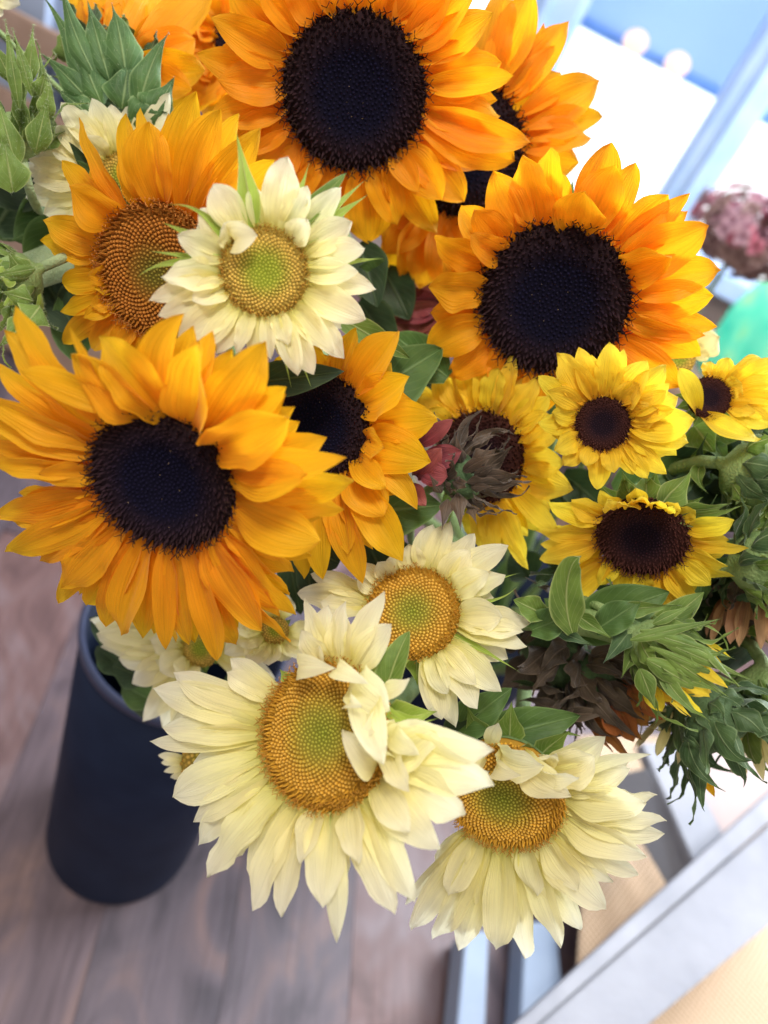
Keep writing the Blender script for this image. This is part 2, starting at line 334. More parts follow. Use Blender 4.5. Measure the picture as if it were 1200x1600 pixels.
hem = mesh('hem', V, [[0, 1, 2, 3][::-1], [4, 5, 6, 7], [0, 1, 5, 4], [1, 2, 6, 5], [2, 3, 7, 6], [3, 0, 4, 7]], noise_mat('hem_blue', (.14, .3, .68), (.2, .4, .8), 8), bl, False, origin=(.2, BY, zb))
def uvball(c, r, sq=(1, 1, 1), nu=14, nv=9, bumps=0):
    V = []; F = []
    for i in range(nv + 1):
        for j in range(nu):
            th = math.pi * i / nv; ph = 2 * math.pi * j / nu; rr = r * (1 + bumps * math.sin(3 * ph + 5 * th))
            V.append((c[0] + rr * sq[0] * math.sin(th) * math.cos(ph), c[1] + rr * sq[1] * math.sin(th) * math.sin(ph), c[2] + rr * sq[2] * math.cos(th)))
    for i in range(nv):
        for j in range(nu): F.append([i * nu + j, i * nu + (j + 1) % nu, (i + 1) * nu + (j + 1) % nu, (i + 1) * nu + j])
    return V, F
peach = petal_mat('lamp_glass', (.95, .74, .60), (.98, .8, .68), (.98, .8, .68), .5)
pnt = peach.node_tree; pb = pnt.nodes['Principled BSDF']; pb.inputs['Emission Color'].default_value = (1, .80, .66, 1); pb.inputs['Emission Strength'].default_value = 1.1
for px, py in ((993, 66), (1058, 101)):
    c = at_y(px, py, BY - .05); v, f = uvball(c, .033, (1, .6, .9)); o = mesh('globe_lamp', v, f, peach, None, True, origin=np.array(c)); tag(o, 'glowing peach globe lamp against the blue awning, ' + ('left' if px < 1000 else 'right') + ' of the two', 'lamp', 'globe lamps at the window')

# ------------------------------------------------------------ sunflower builder
BUCK = at_z(650, 1120, 0.0)          # base of the hidden bouquet bucket
BK_R = .115; BK_H = .40
def disc_height(x, kind):   # x 0..1, in radii
    if kind == 'dark': return .16 * (1 - x ** 2) ** .5 * 0 + .10 + .07 * math.exp(-((x - .72) / .22) ** 2) - .10 * max(0, x - .85) / .15 - .03 * math.exp(-(x / .3) ** 2)
    return .10 + .10 * (1 - x ** 2) - .07 * math.exp(-(x / .30) ** 2) - .06 * max(0, x - .85) / .15
def disc_and_florets(root, Cc, n, R, kind, nf, org, rot=0.0):
    e1 = nrm(np.cross(n, np.array([.3, .2, 1.0]))); e2 = np.cross(n, e1)
    hk = 'dark' if kind in ('dark', 'brown') else 'green'
    V = [Cc + n * disc_height(0, hk) * R]; F = []; nr, na = 9, 40
    for i in range(1, nr + 1):
        x = i / nr
        for j in range(na):
            a = 2 * math.pi * j / na; V.append(Cc + R * x * (math.cos(a) * e1 + math.sin(a) * e2) + n * disc_height(x, hk) * R)
    for j in range(na): V.append(Cc + R * .92 * (math.cos(2 * math.pi * j / na) * e1 + math.sin(2 * math.pi * j / na) * e2) - n * R * .22)
    for j in range(na):
        F.append([0, 1 + j, 1 + (j + 1) % na])
    for i in range(nr):
        for j in range(na):
            a = 1 + i * na + j; b_ = 1 + i * na + (j + 1) % na; F.append([a, a + na, b_ + na, b_])
    xs = np.array([0] + [i / nr for i in range(1, nr + 1) for _ in range(na)] + [1.0] * na)
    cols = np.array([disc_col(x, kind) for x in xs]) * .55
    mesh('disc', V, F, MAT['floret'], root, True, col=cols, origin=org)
    # florets
    VV = []; FF = []; CC = []; base = 0; ga = 2.39996323
    rr = np.random.RandomState(int(abs(Cc[0] * 1e5)) % 9999)
    for i in range(nf):
        x = math.sqrt((i + .5) / nf); a = i * ga + rot; jt = (.5 if x > .5 else .15) if hk == 'dark' else (.28 if x > .8 else .06); x = min(.995, x + rr.normal() * jt * .9 / math.sqrt(nf) * .7); a += rr.normal() * jt / math.sqrt(nf) / max(x, .1) * .9
        er = math.cos(a) * e1 + math.sin(a) * e2; et = -math.sin(a) * e1 + math.cos(a) * e2
        P = Cc + R * x * er + n * (disc_height(x, hk) - .012) * R
        s = R * .92 / math.sqrt(nf) * (1.0 if x > .4 else .85)
        if kind in ('dark', 'brown'):
            if x > .50:
                h = R * (.055 + .11 * ((x - .5) / .5) ** 1.3) * rr.uniform(.65, 1.3); lean = (.15 + .75 * (x - .5)) * rr.uniform(.6, 1.3)
            else: h = R * (.030 + .02 * rr.rand()); lean = .05
        else:
            if x > .80: h = R * (.10 + .06 * rr.rand()); lean = .35 * rr.uniform(.4, 1.4)
            elif x > .42: h = R * (.052 + .012 * rr.rand()); lean = .15
            else: h = R * .030; lean = -.1
            
        D = nrm(n + er * lean + et * rr.uniform(-.25, .25) * (1 if x > .6 else .25))
        k = 5
        aa = np.linspace(0, 2 * math.pi, k, endpoint=False) + rr.rand() * 6
        ring = np.cos(aa)[:, None] * er + np.sin(aa)[:, None] * et
        topw = .86 if (hk == 'green' and x < .8) else (.30 if x > .5 else .6)
        VV.append(P + ring * s * .95); VV.append(P + D * h * .62 + ring * s * topw); VV.append((P + D * h)[None])
        c = np.array(disc_col(x, kind)) * rr.uniform(.75, 1.2)
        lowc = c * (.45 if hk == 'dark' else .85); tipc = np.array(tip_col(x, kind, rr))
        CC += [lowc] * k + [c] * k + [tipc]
        for j in range(k):
            FF.append([base + j, base + (j + 1) % k, base + k + (j + 1) % k, base + k + j]); FF.append([base + k + j, base + k + (j + 1) % k, base + 2 * k])
        base += 2 * k + 1
        # curled forked stigmas on the outer rows
        if x > (.86 if hk == 'dark' else .84) and rr.rand() < .75:
            for sgn in (-1, 1):
                q0 = P + D * h * .8; q1 = q0 + D * h * .38 + et * sgn * h * .22; q2 = q1 + er * h * .16 + et * sgn * h * .10 - D * h * .06
                w_ = s * .26
                for qa, qb in ((q0, q1), (q1, q2)):
                    b2 = et if abs(np.dot(nrm(qb - qa), et)) < .8 else er
                    VV.append(np.array([qa + b2 * w_, qa - b2 * w_, qa + D * w_, qb + b2 * w_ * .7, qb - b2 * w_ * .7, qb + D * w_ * .7])); CC += [tipc] * 6
                    FF += [[base, base + 1, base + 4, base + 3], [base + 1, base + 2, base + 5, base + 4], [base + 2, base, base + 3, base + 5], [base + 3, base + 4, base + 5]]
                    base += 6
    # a few pollen grains
    if kind == 'dark':
        for q in range(9):
            a = rr.rand() * 6.28; x = rr.uniform(.0, .55) + (.1 if q < 13 else 0); 
            P = Cc + R * x * (math.cos(a) * e1 + math.sin(a) * e2) + n * (disc_height(x, hk) + .035) * R; s = R * rr.uniform(.003, .007)
            VV.append(np.array([P + e1 * s, P + e2 * s, P - e1 * s, P - e2 * s, P + n * s])); CC += [(.40, .28, .16)] * 5
            FF += [[base, base + 1, base + 4], [base + 1, base + 2, base + 4], [base + 2, base + 3, base + 4], [base + 3, base, base + 4]]; base += 5
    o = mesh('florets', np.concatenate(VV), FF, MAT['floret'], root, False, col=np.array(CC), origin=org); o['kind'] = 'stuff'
def lerp(a, b, t): t = min(1, max(0, t)); return tuple(a[i] + (b[i] - a[i]) * t for i in range(3))
def disc_col(x, kind):
    if kind == 'dark': return lerp((.006, .005, .020), (.038, .018, .022), (x - .50) / .35)
    if kind == 'brown': return lerp((.016, .007, .014), (.075, .024, .018), (x - .35) / .5)
    if kind == 'green': return lerp(lerp((.26, .36, .03), (.40, .40, .04), x / .4), (.56, .29, .035), (x - .38) / .35)
    if kind == 'lime': return lerp((.30, .36, .03), (.52, .36, .07), (x - .30) / .40)
    if kind == 'rust': return lerp((.17, .14, .02), (.38, .14, .02), (x - .12) / .36)
    return lerp(lerp((.24, .26, .025), (.34, .29, .035), x / .3), (.58, .31, .035), (x - .28) / .34)    # amber
def tip_col(x, kind, rr):
    if kind == 'dark': return (.045, .024, .018) if x > .8 else lerp((.009, .008, .022), (.05, .028, .024), rr.rand() * (x > .5))
    if kind == 'brown': return lerp((.035, .015, .02), (.13, .05, .03), (x - .4) / .5)
    if kind == 'rust': return lerp((.26, .22, .04), (.52, .21, .05), (x - .15) / .42)
    return lerp(lerp((.34, .36, .06), (.52, .42, .08), x / .42), (.74, .45, .10) if x < .84 else (.56, .28, .05), (x - .34) / .3)

def sunflower(name, label, px, py, depth, rpx, face, tilt, disc, pm, tips, wpx, fill=22, fillm=None, nf=620, fscale=.86, h=.15, base_in=.90,
              bracts=(), bract_mat='bract', bract_ring=14, group='sunflowers in the bouquet', stem=True, arch=.10, fillwide=True, sway=None, fillr=(0, 360)):
    """face = direction in the picture (degrees, counter-clockwise from right) the head leans to, tilt = lean in degrees away from the camera"""
    Cc = at(px, py, depth)
    toc = nrm(CAM - Cc); rgt = ROT @ np.array([1., 0, 0]); upv = ROT @ np.array([0, 1., 0])
    d = rgt * math.cos(math.radians(face)) + upv * math.sin(math.radians(face)); d = nrm(d - toc * d.dot(toc))
    n = nrm(toc * math.cos(math.radians(tilt)) + d * math.sin(math.radians(tilt)))
    R = rpx * depth / FPX; org = Cc - n * R * .5
    root = thing(name, label, 'sunflower', org, group)
    disc_and_florets(root, Cc, n, R, disc, nf, org)
    pxm = depth / FPX
    def one(tx, ty, hh, wd, material, bp=None, ar=None, ta=0, roll=None, twist=None, cup=None, nl=13, nw=8, rf=.03, side=None, name_='petal', kind='petal', bi=None):
        P1 = at_plane(tx, ty, Cc + n * hh * R, n)
        if bp is not None: q = at_plane(bp[0], bp[1], Cc, n); dr = nrm(q - Cc); 
        else: dr = P1 - Cc; dr = nrm(dr - n * dr.dot(n))
        P0 = Cc + dr * R * (bi or base_in) - n * R * (.02 if bp is None else -.03)
        V, F, uv = blade(P0, P1, n, wd * pxm * ((.86 if pm == 'cream' else .93) if kind == 'petal' else 1), kind, arch if ar is None else ar, ta, rng.uniform(-.22, .22) if roll is None else roll,
                         rng.uniform(-.5, .5) if twist is None else twist, rng.uniform(.08, .24) if cup is None else cup, rng.uniform(-.05, .05) if side is None else side, rf, nl, nw)
        mesh(name_, V, F, material, root, True, uv, origin=org)
    pol = []
    for k, t in enumerate(tips):
        tx, ty = t[0], t[1]; o = t[2] if len(t) > 2 else {}
        one(tx, ty, o.get('h', h + rng.uniform(-.14, .14)), o.get('w', wpx * rng.uniform(.86, 1.14)), MAT[o.get('m', pm)], o.get('b'), o.get('ar'), o.get('ta', rng.uniform(-.04, .05)),
            o.get('roll'), o.get('tw'), o.get('cup'), side=o.get('s'), rf=o.get('rf', .035), bi=o.get('bi'))
        if 'b' not in o: pol.append((math.atan2(-(ty - py), tx - px), math.hypot(tx - px, ty - py)))
    # back row: petals that fill the gaps between the front ones
    pol.sort(); A = np.array([p[0] for p in pol]); Rr = np.array([p[1] for p in pol])
    A3 = np.concatenate([A - 2 * math.pi, A, A + 2 * math.pi]); R3 = np.tile(Rr, 3)
    fill = int(fill * (1.9 if pm == 'cream' else 1.5))
    for k in range(fill):
        a = 2 * math.pi * (k + rng.uniform(-.3, .3)) / fill
        if a > math.pi: a -= 2 * math.pi
        j = np.searchsorted(A3, a); gap = A3[j] - A3[j - 1]
        if gap > 1.0: continue
        rr = np.interp(a, A3, R3) * fscale * rng.uniform(.93, 1.03)
        if rr < rpx * .9: continue
        one(px + rr * math.cos(a), py - rr * math.sin(a), -.12 + rng.uniform(-.12, .05), wpx * rng.uniform(.8, 1.05), MAT[fillm or pm], nl=8, nw=6, ta=0)
    # bracts behind the petals
    for k in range(bract_ring):
        a = 2 * math.pi * k / bract_ring + rng.uniform(-.1, .1)
        e1 = nrm(np.cross(n, rgt + .01)); e2 = np.cross(n, e1); dr = math.cos(a) * e1 + math.sin(a) * e2
        V, F, uv = blade(Cc + dr * R * .75 - n * R * .35, Cc + dr * R * 1.45 - n * R * .5, n, R * .55, 'bract', .05, nl=7, nw=4)
        mesh('bract', V, F, MAT[bract_mat], root, True, uv, origin=org)
    for t in bracts:
        tx, ty = t[0], t[1]; o = t[2] if len(t) > 2 else {}
        one(tx, ty, o.get('h', -.2), o.get('w', 20), MAT[o.get('m', bract_mat)], o.get('b'), o.get('ar', .12), o.get('ta', .0), name_='bract', kind=o.get('k', 'bract'), cup=.25, side=o.get('s', 0), bi=o.get('bi'))
    # receptacle (back of the head)
    e1 = nrm(np.cross(n, np.array([.3, .2, 1.0]))); e2 = np.cross(n, e1); V = []; F = []; na = 24; prof = ((.95, -.18), (.85, -.42), (.5, -.62), (.16, -.8), (.13, -1.0))
    for r_, z_ in prof:
        for j in range(na): aa = 2 * math.pi * j / na; V.append(Cc + R * r_ * (math.cos(aa) * e1 + math.sin(aa) * e2) + n * z_ * R)
    for i in range(len(prof) - 1):
        for j in range(na): F.append([i * na + j, i * na + (j + 1) % na, (i + 1) * na + (j + 1) % na, (i + 1) * na + j])
    mesh('receptacle', V, F, MAT['stem'], root, True, origin=org)
    if stem:
        s0 = Cc - n * R * .9; tgt = np.array([BUCK[0] + rng.uniform(-.05, .05), BUCK[1] + rng.uniform(-.05, .05), .12])
        if sway is not None: tgt = sway
        rimp = tgt.copy(); rimp[2] = BK_H + .05
        r0 = R * .15
        tube(bez(s0, s0 - n * .06, rimp + np.array([0, 0, .08]), tgt, 18), np.linspace(r0, r0 * 1.15, 18), 'stem', MAT['stem'], root, org)
    return root, Cc, n, R

def fb(fl, b, t, wpx, kind='petal', m='leaf', n=None, name_=None, **k):
    """a traced leaf / bract / petal on a head: b and t are (px, py, depth)"""
    root, org = fl
    P0 = at(*b); P1 = at(*t); nn = nrm(CAM - P0) if n is None else n
    V, F, uv = blade(P0, P1, nn, wpx * (b[2] + t[2]) / 2 / FPX, kind, k.pop('arch', .1), **k)
    return mesh(name_ or {'needle': 'bract'}.get(kind, kind), V, F, MAT[m], root, True, uv, origin=org)
def R_(t): return t[0], np.array(t[0].location)

# --- A : big orange, top centre
A_ = sunflower('sunflower', 'large orange sunflower with big black disc at the top centre', 554, 146, .415, 112, 270, 6, 'dark', 'orange',
  [(308,83),(329,27),(322,185),(345,232),(385,290),(430,330),(480,350),(575,378,{'w':88}),(621,352,{'w':66}),(690,312,{'w':70,'h':.35}),(683,365,{'w':62,'h':.05}),(725,315,{'w':78}),
   (805,252,{'w':80}),(830,222,{'w':60,'h':.3}),(803,118,{'w':42,'h':.4}),(783,98,{'w':56}),(770,20,{'w':62}),(745,-30),(700,-55),(640,-70),(585,-80),(520,-80),(460,-72),(400,-55),(360,-30),
   (655,300,{'w':46,'h':.45}),(340,125,{'w':70})], 72, fill=26, nf=820, h=.12)
# --- B : behind right of A
B_ = sunflower('sunflower', 'orange sunflower half hidden behind the large top centre sunflower against the window', 722, 235, .475, 98, 30, 12, 'dark', 'orange',
  [(830,-15,{'w':70}),(850,35,{'w':42,'s':.2}),(790,-25),(890,32,{'w':58}),(868,72,{'w':40}),(938,125,{'w':72}),(917,160,{'w':40}),(943,182,{'w':52}),(925,215,{'w':60}),(905,255),(880,310),(850,350),
   (600,395,{'w':80}),(625,432,{'w':84}),(655,450,{'w':88}),(690,455,{'w':84}),(720,450,{'w':80}),(605,350,{'w':80}),(595,425,{'w':70,'h':-.2}),(745,400),(800,380)], 66, fill=20, nf=620, h=.1)
# --- C : right
C_ = sunflower('sunflower', 'large orange sunflower with big black disc at the right beside the window', 865, 470, .415, 116, 260, 12, 'dark', 'orange',
  [(819,242,{'w':74}),(771,267,{'w':70}),(862,229,{'w':50,'h':0}),(954,223,{'w':66,'h':.0}),(962,258,{'w':74}),(993,254,{'w':54,'h':0}),(1043,304,{'w':60}),(1077,302,{'w':46,'h':0}),(1075,329,{'w':48,'h':0}),
   (1108,352,{'w':82}),(1127,422,{'w':72,'h':.05}),(1113,461,{'w':70}),(1119,510,{'w':58,'h':.0}),(1102,525,{'w':46}),(1095,555,{'w':62}),(1061,604,{'w':62}),(1030,640),(980,650),(920,650),(840,650),(770,600),
   (741,327,{'w':60}),(678,370,{'w':62,'h':.35}),(735,365,{'w':50,'h':.5}),(690,402,{'w':60}),(670,447,{'w':74,'h':.4,'ar':.2}),(672,490,{'w':64,'h':.2}),(670,550,{'w':72,'ar':.2,'s':.15}),(700,590,{'w':60}),(720,320,{'w':64,'h':0}),
   (915,300,{'w':84,'h':.5}),(1050,400,{'w':70,'h':.4})], 68, fill=28, nf=820, h=.15)
# --- D : left foreground
D_ = sunflower('sunflower', 'large orange sunflower with black disc leaning out at the left foreground', 256, 750, .335, 118, 225, 36, 'dark', 'gold',
  [(-35,640,{'w':62}),(-30,690,{'w':58}),(-15,725,{'w':40,'h':.3}),(-8,805,{'w':60,'h':-.1}),(7,862,{'w':66}),(62,877,{'w':50,'h':-.1}),(97,918,{'w':72}),(92,940,{'w':50,'h':-.15}),(165,977,{'w':62,'h':-.05}),
   (190,993,{'w':72,'h':.2}),(259,1016,{'w':44}),(296,1006,{'w':50,'h':0}),(339,1032,{'w':50,'h':.2,'s':-.1}),(409,984,{'w':84,'h':.2}),(370,1008,{'w':60,'h':-.2}),(463,960,{'w':76,'h':.0}),(455,1001,{'w':60,'h':.05}),
   (501,845,{'w':92,'h':.25}),(538,796,{'w':72,'h':.0}),(553,753,{'w':74,'h':.1}),(542,715,{'w':60,'h':.35}),(480,740,{'w':74,'h':.45}),
   (452,652,{'w':92,'h':.35,'b':(345,690),'ar':.2,'cup':.35}),(448,604,{'w':50,'h':0}),(415,532,{'w':84,'h':.1,'b':(330,660)}),(310,532,{'w':92,'h':.4,'ar':.16,'b':(298,668)}),(288,490,{'w':60,'h':.0,'s':-.25,'ar':.2}),
   (157,525,{'w':86,'h':.2,'b':(268,652),'s':.12,'ar':.2}),(115,552,{'w':84,'h':.3,'b':(235,645),'s':.1,'ar':.2}),(108,508,{'w':26,'h':.3,'s':.1,'b':(150,640)}),(25,477,{'w':54,'h':.1,'b':(170,650),'s':-.08}),
   (8,515,{'w':60,'h':0,'b':(150,660)}),(32,580,{'w':50,'h':.45,'b':(230,650),'s':.08}),(-12,567,{'w':50,'h':.0}),(-30,612,{'w':54,'h':.2}),(60,740,{'w':50,'h':.3}),(20,815,{'w':44,'h':-.1})], 66, fill=34, nf=900, h=.12, fscale=.94)
# --- E : behind D on its right
E_ = sunflower('sunflower', 'orange sunflower with black disc tucked just behind the left foreground sunflower', 500, 668, .385, 82, 185, 22, 'dark', 'gold',
  [(623,517,{'w':66,'h':.3}),(557,513,{'w':40}),(543,547,{'w':56,'h':0}),(640,588,{'w':74,'h':.5}),(683,653,{'w':68}),(674,722,{'w':84,'h':.2}),(604,762,{'w':48,'h':.5,'ar':.2}),(651,796,{'w':44,'h':0,'s':-.2}),
   (600,806,{'w':74,'h':.3}),(629,877,{'w':64,'h':0}),(567,912,{'w':60,'h':.05}),(545,865,{'w':56,'h':.2}),(505,905,{'w':46}),(475,905,{'w':46}),(490,530),(430,560),(600,700,{'w':50,'h':.5})], 60, fill=18, nf=620, h=.2)
# --- F : top-left with brown-green disc
F_ = sunflower('sunflower', 'golden sunflower with rusty brown and green disc behind the small cream sunflower', 250, 425, .395, 104, 190, 30, 'rust', 'gold',
  [(123,183,{'w':34,'h':.1,'s':-.06}),(198,178,{'w':48,'h':0}),(232,190,{'w':78,'h':.4}),(220,168,{'w':40,'h':-.1}),(307,143,{'w':66,'h':.1}),(265,178,{'w':44,'h':-.1}),(375,180,{'w':62,'h':.0}),(408,200,{'w':60,'h':.2}),(430,250,{'w':62}),
   (97,250,{'w':52,'h':.1}),(108,290,{'w':72,'h':.5,'ar':.18}),(67,343,{'w':60,'h':.15}),(65,375,{'w':50,'h':0}),(97,443,{'w':46,'h':.1}),(137,430,{'w':34,'h':.4}),(147,452,{'w':30,'h':.3}),(143,480,{'w':34,'h':.3}),
   (95,487,{'w':34,'h':.1}),(130,497,{'w':34,'h':.3}),(100,537,{'w':44,'h':-.1}),(143,545,{'w':44,'h':0}),(170,560,{'w':40}),(215,570),(345,170,{'w':60})], 56, fill=22, nf=900, h=.2, fscale=.84)
# --- G : small cream, upper left centre
G_ = sunflower('sunflower', 'small cream sunflower with lime green disc overlapping the golden sunflower upper left', 413, 425, .33, 68, 80, 8, 'lime', 'cream',
  [(449,246,{'w':62,'h':.2}),(333,287,{'w':62,'h':.3}),(312,325,{'w':56,'h':.1}),(400,290,{'w':50,'h':.0}),(533,292,{'w':50,'h':.1}),(549,346,{'w':58,'h':.3}),(480,290,{'w':50}),
   (402,368,{'w':52,'h':.6,'b':(362,372),'ar':.5}),(350,350,{'w':60,'h':.5}),(480,342,{'w':50,'h':.6}),(570,388,{'w':56,'h':.15}),(588,452,{'w':48,'h':0}),(572,500,{'w':62,'h':.15}),(560,425,{'w':50,'h':.4}),
   (537,560,{'w':52,'h':.0}),(523,550,{'w':48,'h':.25}),(490,585,{'w':46,'h':.1}),(465,588,{'w':44,'h':.2}),(423,562,{'w':30,'h':.3}),(277,367,{'w':56,'h':.3}),(252,433,{'w':62,'h':.35}),(255,455,{'w':50,'h':.0}),(232,470,{'w':44,'h':.05}),
   (247,493,{'w':50,'h':.1}),(277,530,{'w':60,'h':.15}),(312,545,{'w':38,'h':.2}),(338,553,{'w':40,'h':.05}),(368,552,{'w':34,'h':.25}),(397,565,{'w':32,'h':.1}),(450,540,{'w':40,'h':.35}),(300,470,{'w':50,'h':.4})], 46, fill=20, nf=520, h=.2, arch=.14,
  bracts=[(369,204,{'w':34,'b':(395,350),'h':-.1}),(483,256,{'w':24,'b':(470,330)}),(541,270,{'w':30,'b':(480,320),'k':'leaf','m':'bract'}),(571,281,{'w':22,'b':(510,340)}),(575,304,{'w':26,'b':(520,340)}),(260,320,{'w':14,'h':.1,'s':.25}),
          (253,347,{'w':26,'h':0}),(232,392,{'w':14}),(213,434,{'w':18,'h':0,'s':.2}),(487,607,{'w':12,'h':-.1}),(600,404,{'w':18,'h':-.1}),(455,605,{'w':12})], bract_mat='bract_lime')
# --- M : large cream, bottom centre
M_ = sunflower('sunflower', 'large cream sunflower with green and rust disc at the bottom centre', 512, 1146, .345, 114, 178, 27, 'amber', 'cream',
  [(354,1050,{'w':44,'h':.2}),(362,1029,{'w':56,'h':.1}),(238,1075,{'w':70,'h':.0}),(270,1050,{'w':62,'h':.1}),(256,1138,{'w':78,'h':.1}),(233,1158,{'w':38,'h':0}),(269,1246,{'w':78,'h':.15}),(304,1283,{'w':56,'h':0}),(310,1321,{'w':54,'h':-.15}),
   (323,1371,{'w':82,'h':.15}),(396,1423,{'w':62,'h':.05}),(440,1433,{'w':60,'h':.1}),(504,1419,{'w':76,'h':.25}),(527,1472,{'w':52,'h':-.1,'s':-.08}),(617,1429,{'w':62,'h':.05}),(648,1410,{'w':58,'h':0}),(688,1327,{'w':74,'h':.15}),
   (725,1275,{'w':88,'h':.1}),(771,1229,{'w':90,'h':.25,'s':-.06}),(771,1173,{'w':66,'h':.3}),(692,1136,{'w':84,'h':.25,'b':(588,1180),'ar':.2}),(600,1195,{'w':62,'h':.8,'b':(585,1080),'ar':.25}),(536,1140,{'w':66,'h':.75,'b':(596,1180),'ar':.4,'cup':.4}),
   (641,1237,{'w':50,'h':.55,'b':(598,1150)}),(610,1110,{'w':74,'h':.5,'b':(570,1040),'ar':.3}),(612,975,{'w':62,'h':.35,'b':(560,1040)}),(601,924,{'w':56,'h':.4,'b':(545,1035)}),(539,939,{'w':58,'h':.4,'b':(540,1035)}),(512,945,{'w':56,'h':.3,'b':(520,1035)}),
   (477,935,{'w':40,'h':.3,'b':(520,1040)}),(471,984,{'w':48,'h':.5,'b':(520,1045)}),(525,1044,{'w':50,'h':.7,'b':(490,1020),'ar':.5}),(578,1070,{'w':36,'h':.8,'b':(560,1045),'ar':.5}),(566,1105,{'w':34,'h':.9,'b':(596,1110),'ar':.5}),(560,1165,{'w':36,'h':.8,'b':(600,1150),'ar':.5}),(655,1180,{'w':40,'h':.5,'b':(600,1140),'ar':.2}),(640,1060,{'w':40,'h':.4,'b':(590,1080),'s':.15}),(500,1010,{'w':40,'h':.4,'b':(500,1040)}),(560,1350,{'w':56,'h':.35}),(470,1350,{'w':50,'h':.3}),(640,1300,{'w':60,'h':.35})], 60, fill=26, nf=1150, h=.12, arch=.09, fscale=.84,
  bracts=[(640,985,{'w':46,'h':-.1,'b':(610,1090),'m':'bract','k':'leaf'}),(676,1105,{'w':24,'h':0,'b':(610,1110),'s':.3}),(688,1120,{'w':18,'h':.1,'b':(610,1060),'s':.3}),(735,1165,{'w':20,'h':.1}),(538,1395,{'w':8}),(533,1400,{'w':7,'h':-.1})], bract_mat='bract_lime')
# --- L : cream mid
L_ = sunflower('sunflower', 'cream sunflower with green and rust disc between the orange and bottom cream sunflowers', 645, 958, .395, 74, 120, 14, 'amber', 'cream',
  [(677,819,{'w':56,'h':.2}),(640,850,{'w':58,'h':.3}),(704,815,{'w':46}),(741,834,{'w':46,'h':.1}),(735,860,{'w':56,'h':.3}),(794,854,{'w':54,'h':.05}),(790,899,{'w':44,'h':0}),(765,895,{'w':58,'h':.35}),(829,974,{'w':46,'h':.0}),(818,987,{'w':52,'h':.1}),(785,965,{'w':62,'h':.35}),
   (824,1010,{'w':46,'h':0}),(784,1081,{'w':52,'h':.1}),(746,1108,{'w':56,'h':.15}),(712,1137,{'w':52,'h':-.1}),(745,1070,{'w':44,'h':.35}),(690,1125,{'w':50}),(700,1085,{'w':40,'h':.35}),(561,879,{'w':32,'h':.3}),(590,878,{'w':40,'h':.35}),(615,862,{'w':40,'h':.2}),
   (486,897,{'w':40,'h':-.1}),(465,927,{'w':50,'h':-.2}),(500,940,{'w':56,'h':.1}),(560,900,{'w':44,'h':.2})], 50, fill=20, nf=620, h=.15, arch=.12,
  bracts=[(813,895,{'w':10}),(808,917,{'w':9,'s':.2}),(812,1050,{'w':11}),(712,790,{'w':14}),(752,862,{'w':14})], bract_mat='bract_lime')
# --- N : cream bottom right
N_ = sunflower('sunflower', 'large cream sunflower with orange and green disc facing down at the lower right', 787, 1240, .385, 94, 255, 37, 'amber', 'cream',
  [(779,1129,{'w':30,'h':.2,'b':(770,1185)}),(735,1165,{'w':46,'h':.4,'b':(740,1200)}),(946,1150,{'w':58,'h':.1}),(929,1180,{'w':72,'h':.25}),(892,1242,{'w':72,'h':.55,'b':(820,1168),'ar':.3}),(850,1196,{'w':66,'h':.6,'b':(780,1165),'ar':.3}),(870,1180,{'w':44,'h':.5}),(815,1212,{'w':40,'h':.8,'b':(800,1165),'ar':.5}),(765,1205,{'w':36,'h':.8,'b':(770,1165),'ar':.5}),(905,1215,{'w':44,'h':.7,'b':(840,1175),'ar':.25}),(985,1200,{'w':66,'h':.0}),
   (1017,1179,{'w':26,'h':.1,'s':-.1}),(1027,1242,{'w':50,'h':-.1}),(1010,1255,{'w':66,'h':.15}),(1042,1283,{'w':52,'h':0}),(1038,1302,{'w':46,'h':-.1}),(1010,1337,{'w':66,'h':.1}),(998,1367,{'w':50,'h':-.05}),(958,1379,{'w':56,'h':.1}),(948,1421,{'w':78,'h':.15}),
   (908,1454,{'w':60,'h':.0}),(877,1479,{'w':56,'h':.1}),(821,1497,{'w':62,'h':-.1}),(775,1485,{'w':66,'h':.2}),(717,1483,{'w':56,'h':-.15}),(675,1467,{'w':50,'h':-.1}),(642,1454,{'w':60,'h':.1}),(700,1400,{'w':56,'h':.3}),(633,1412,{'w':46,'h':0}),(690,1360,{'w':50}),
   (840,1400,{'w':50,'h':.3}),(905,1390,{'w':60,'h':.3})], 56, fill=26, nf=900, h=.1, arch=.08, fscale=.86, bract_ring=10,
  bracts=[(838,1167,{'w':34,'b':(800,1190),'h':-.3,'k':'bract','m':'bract'})])
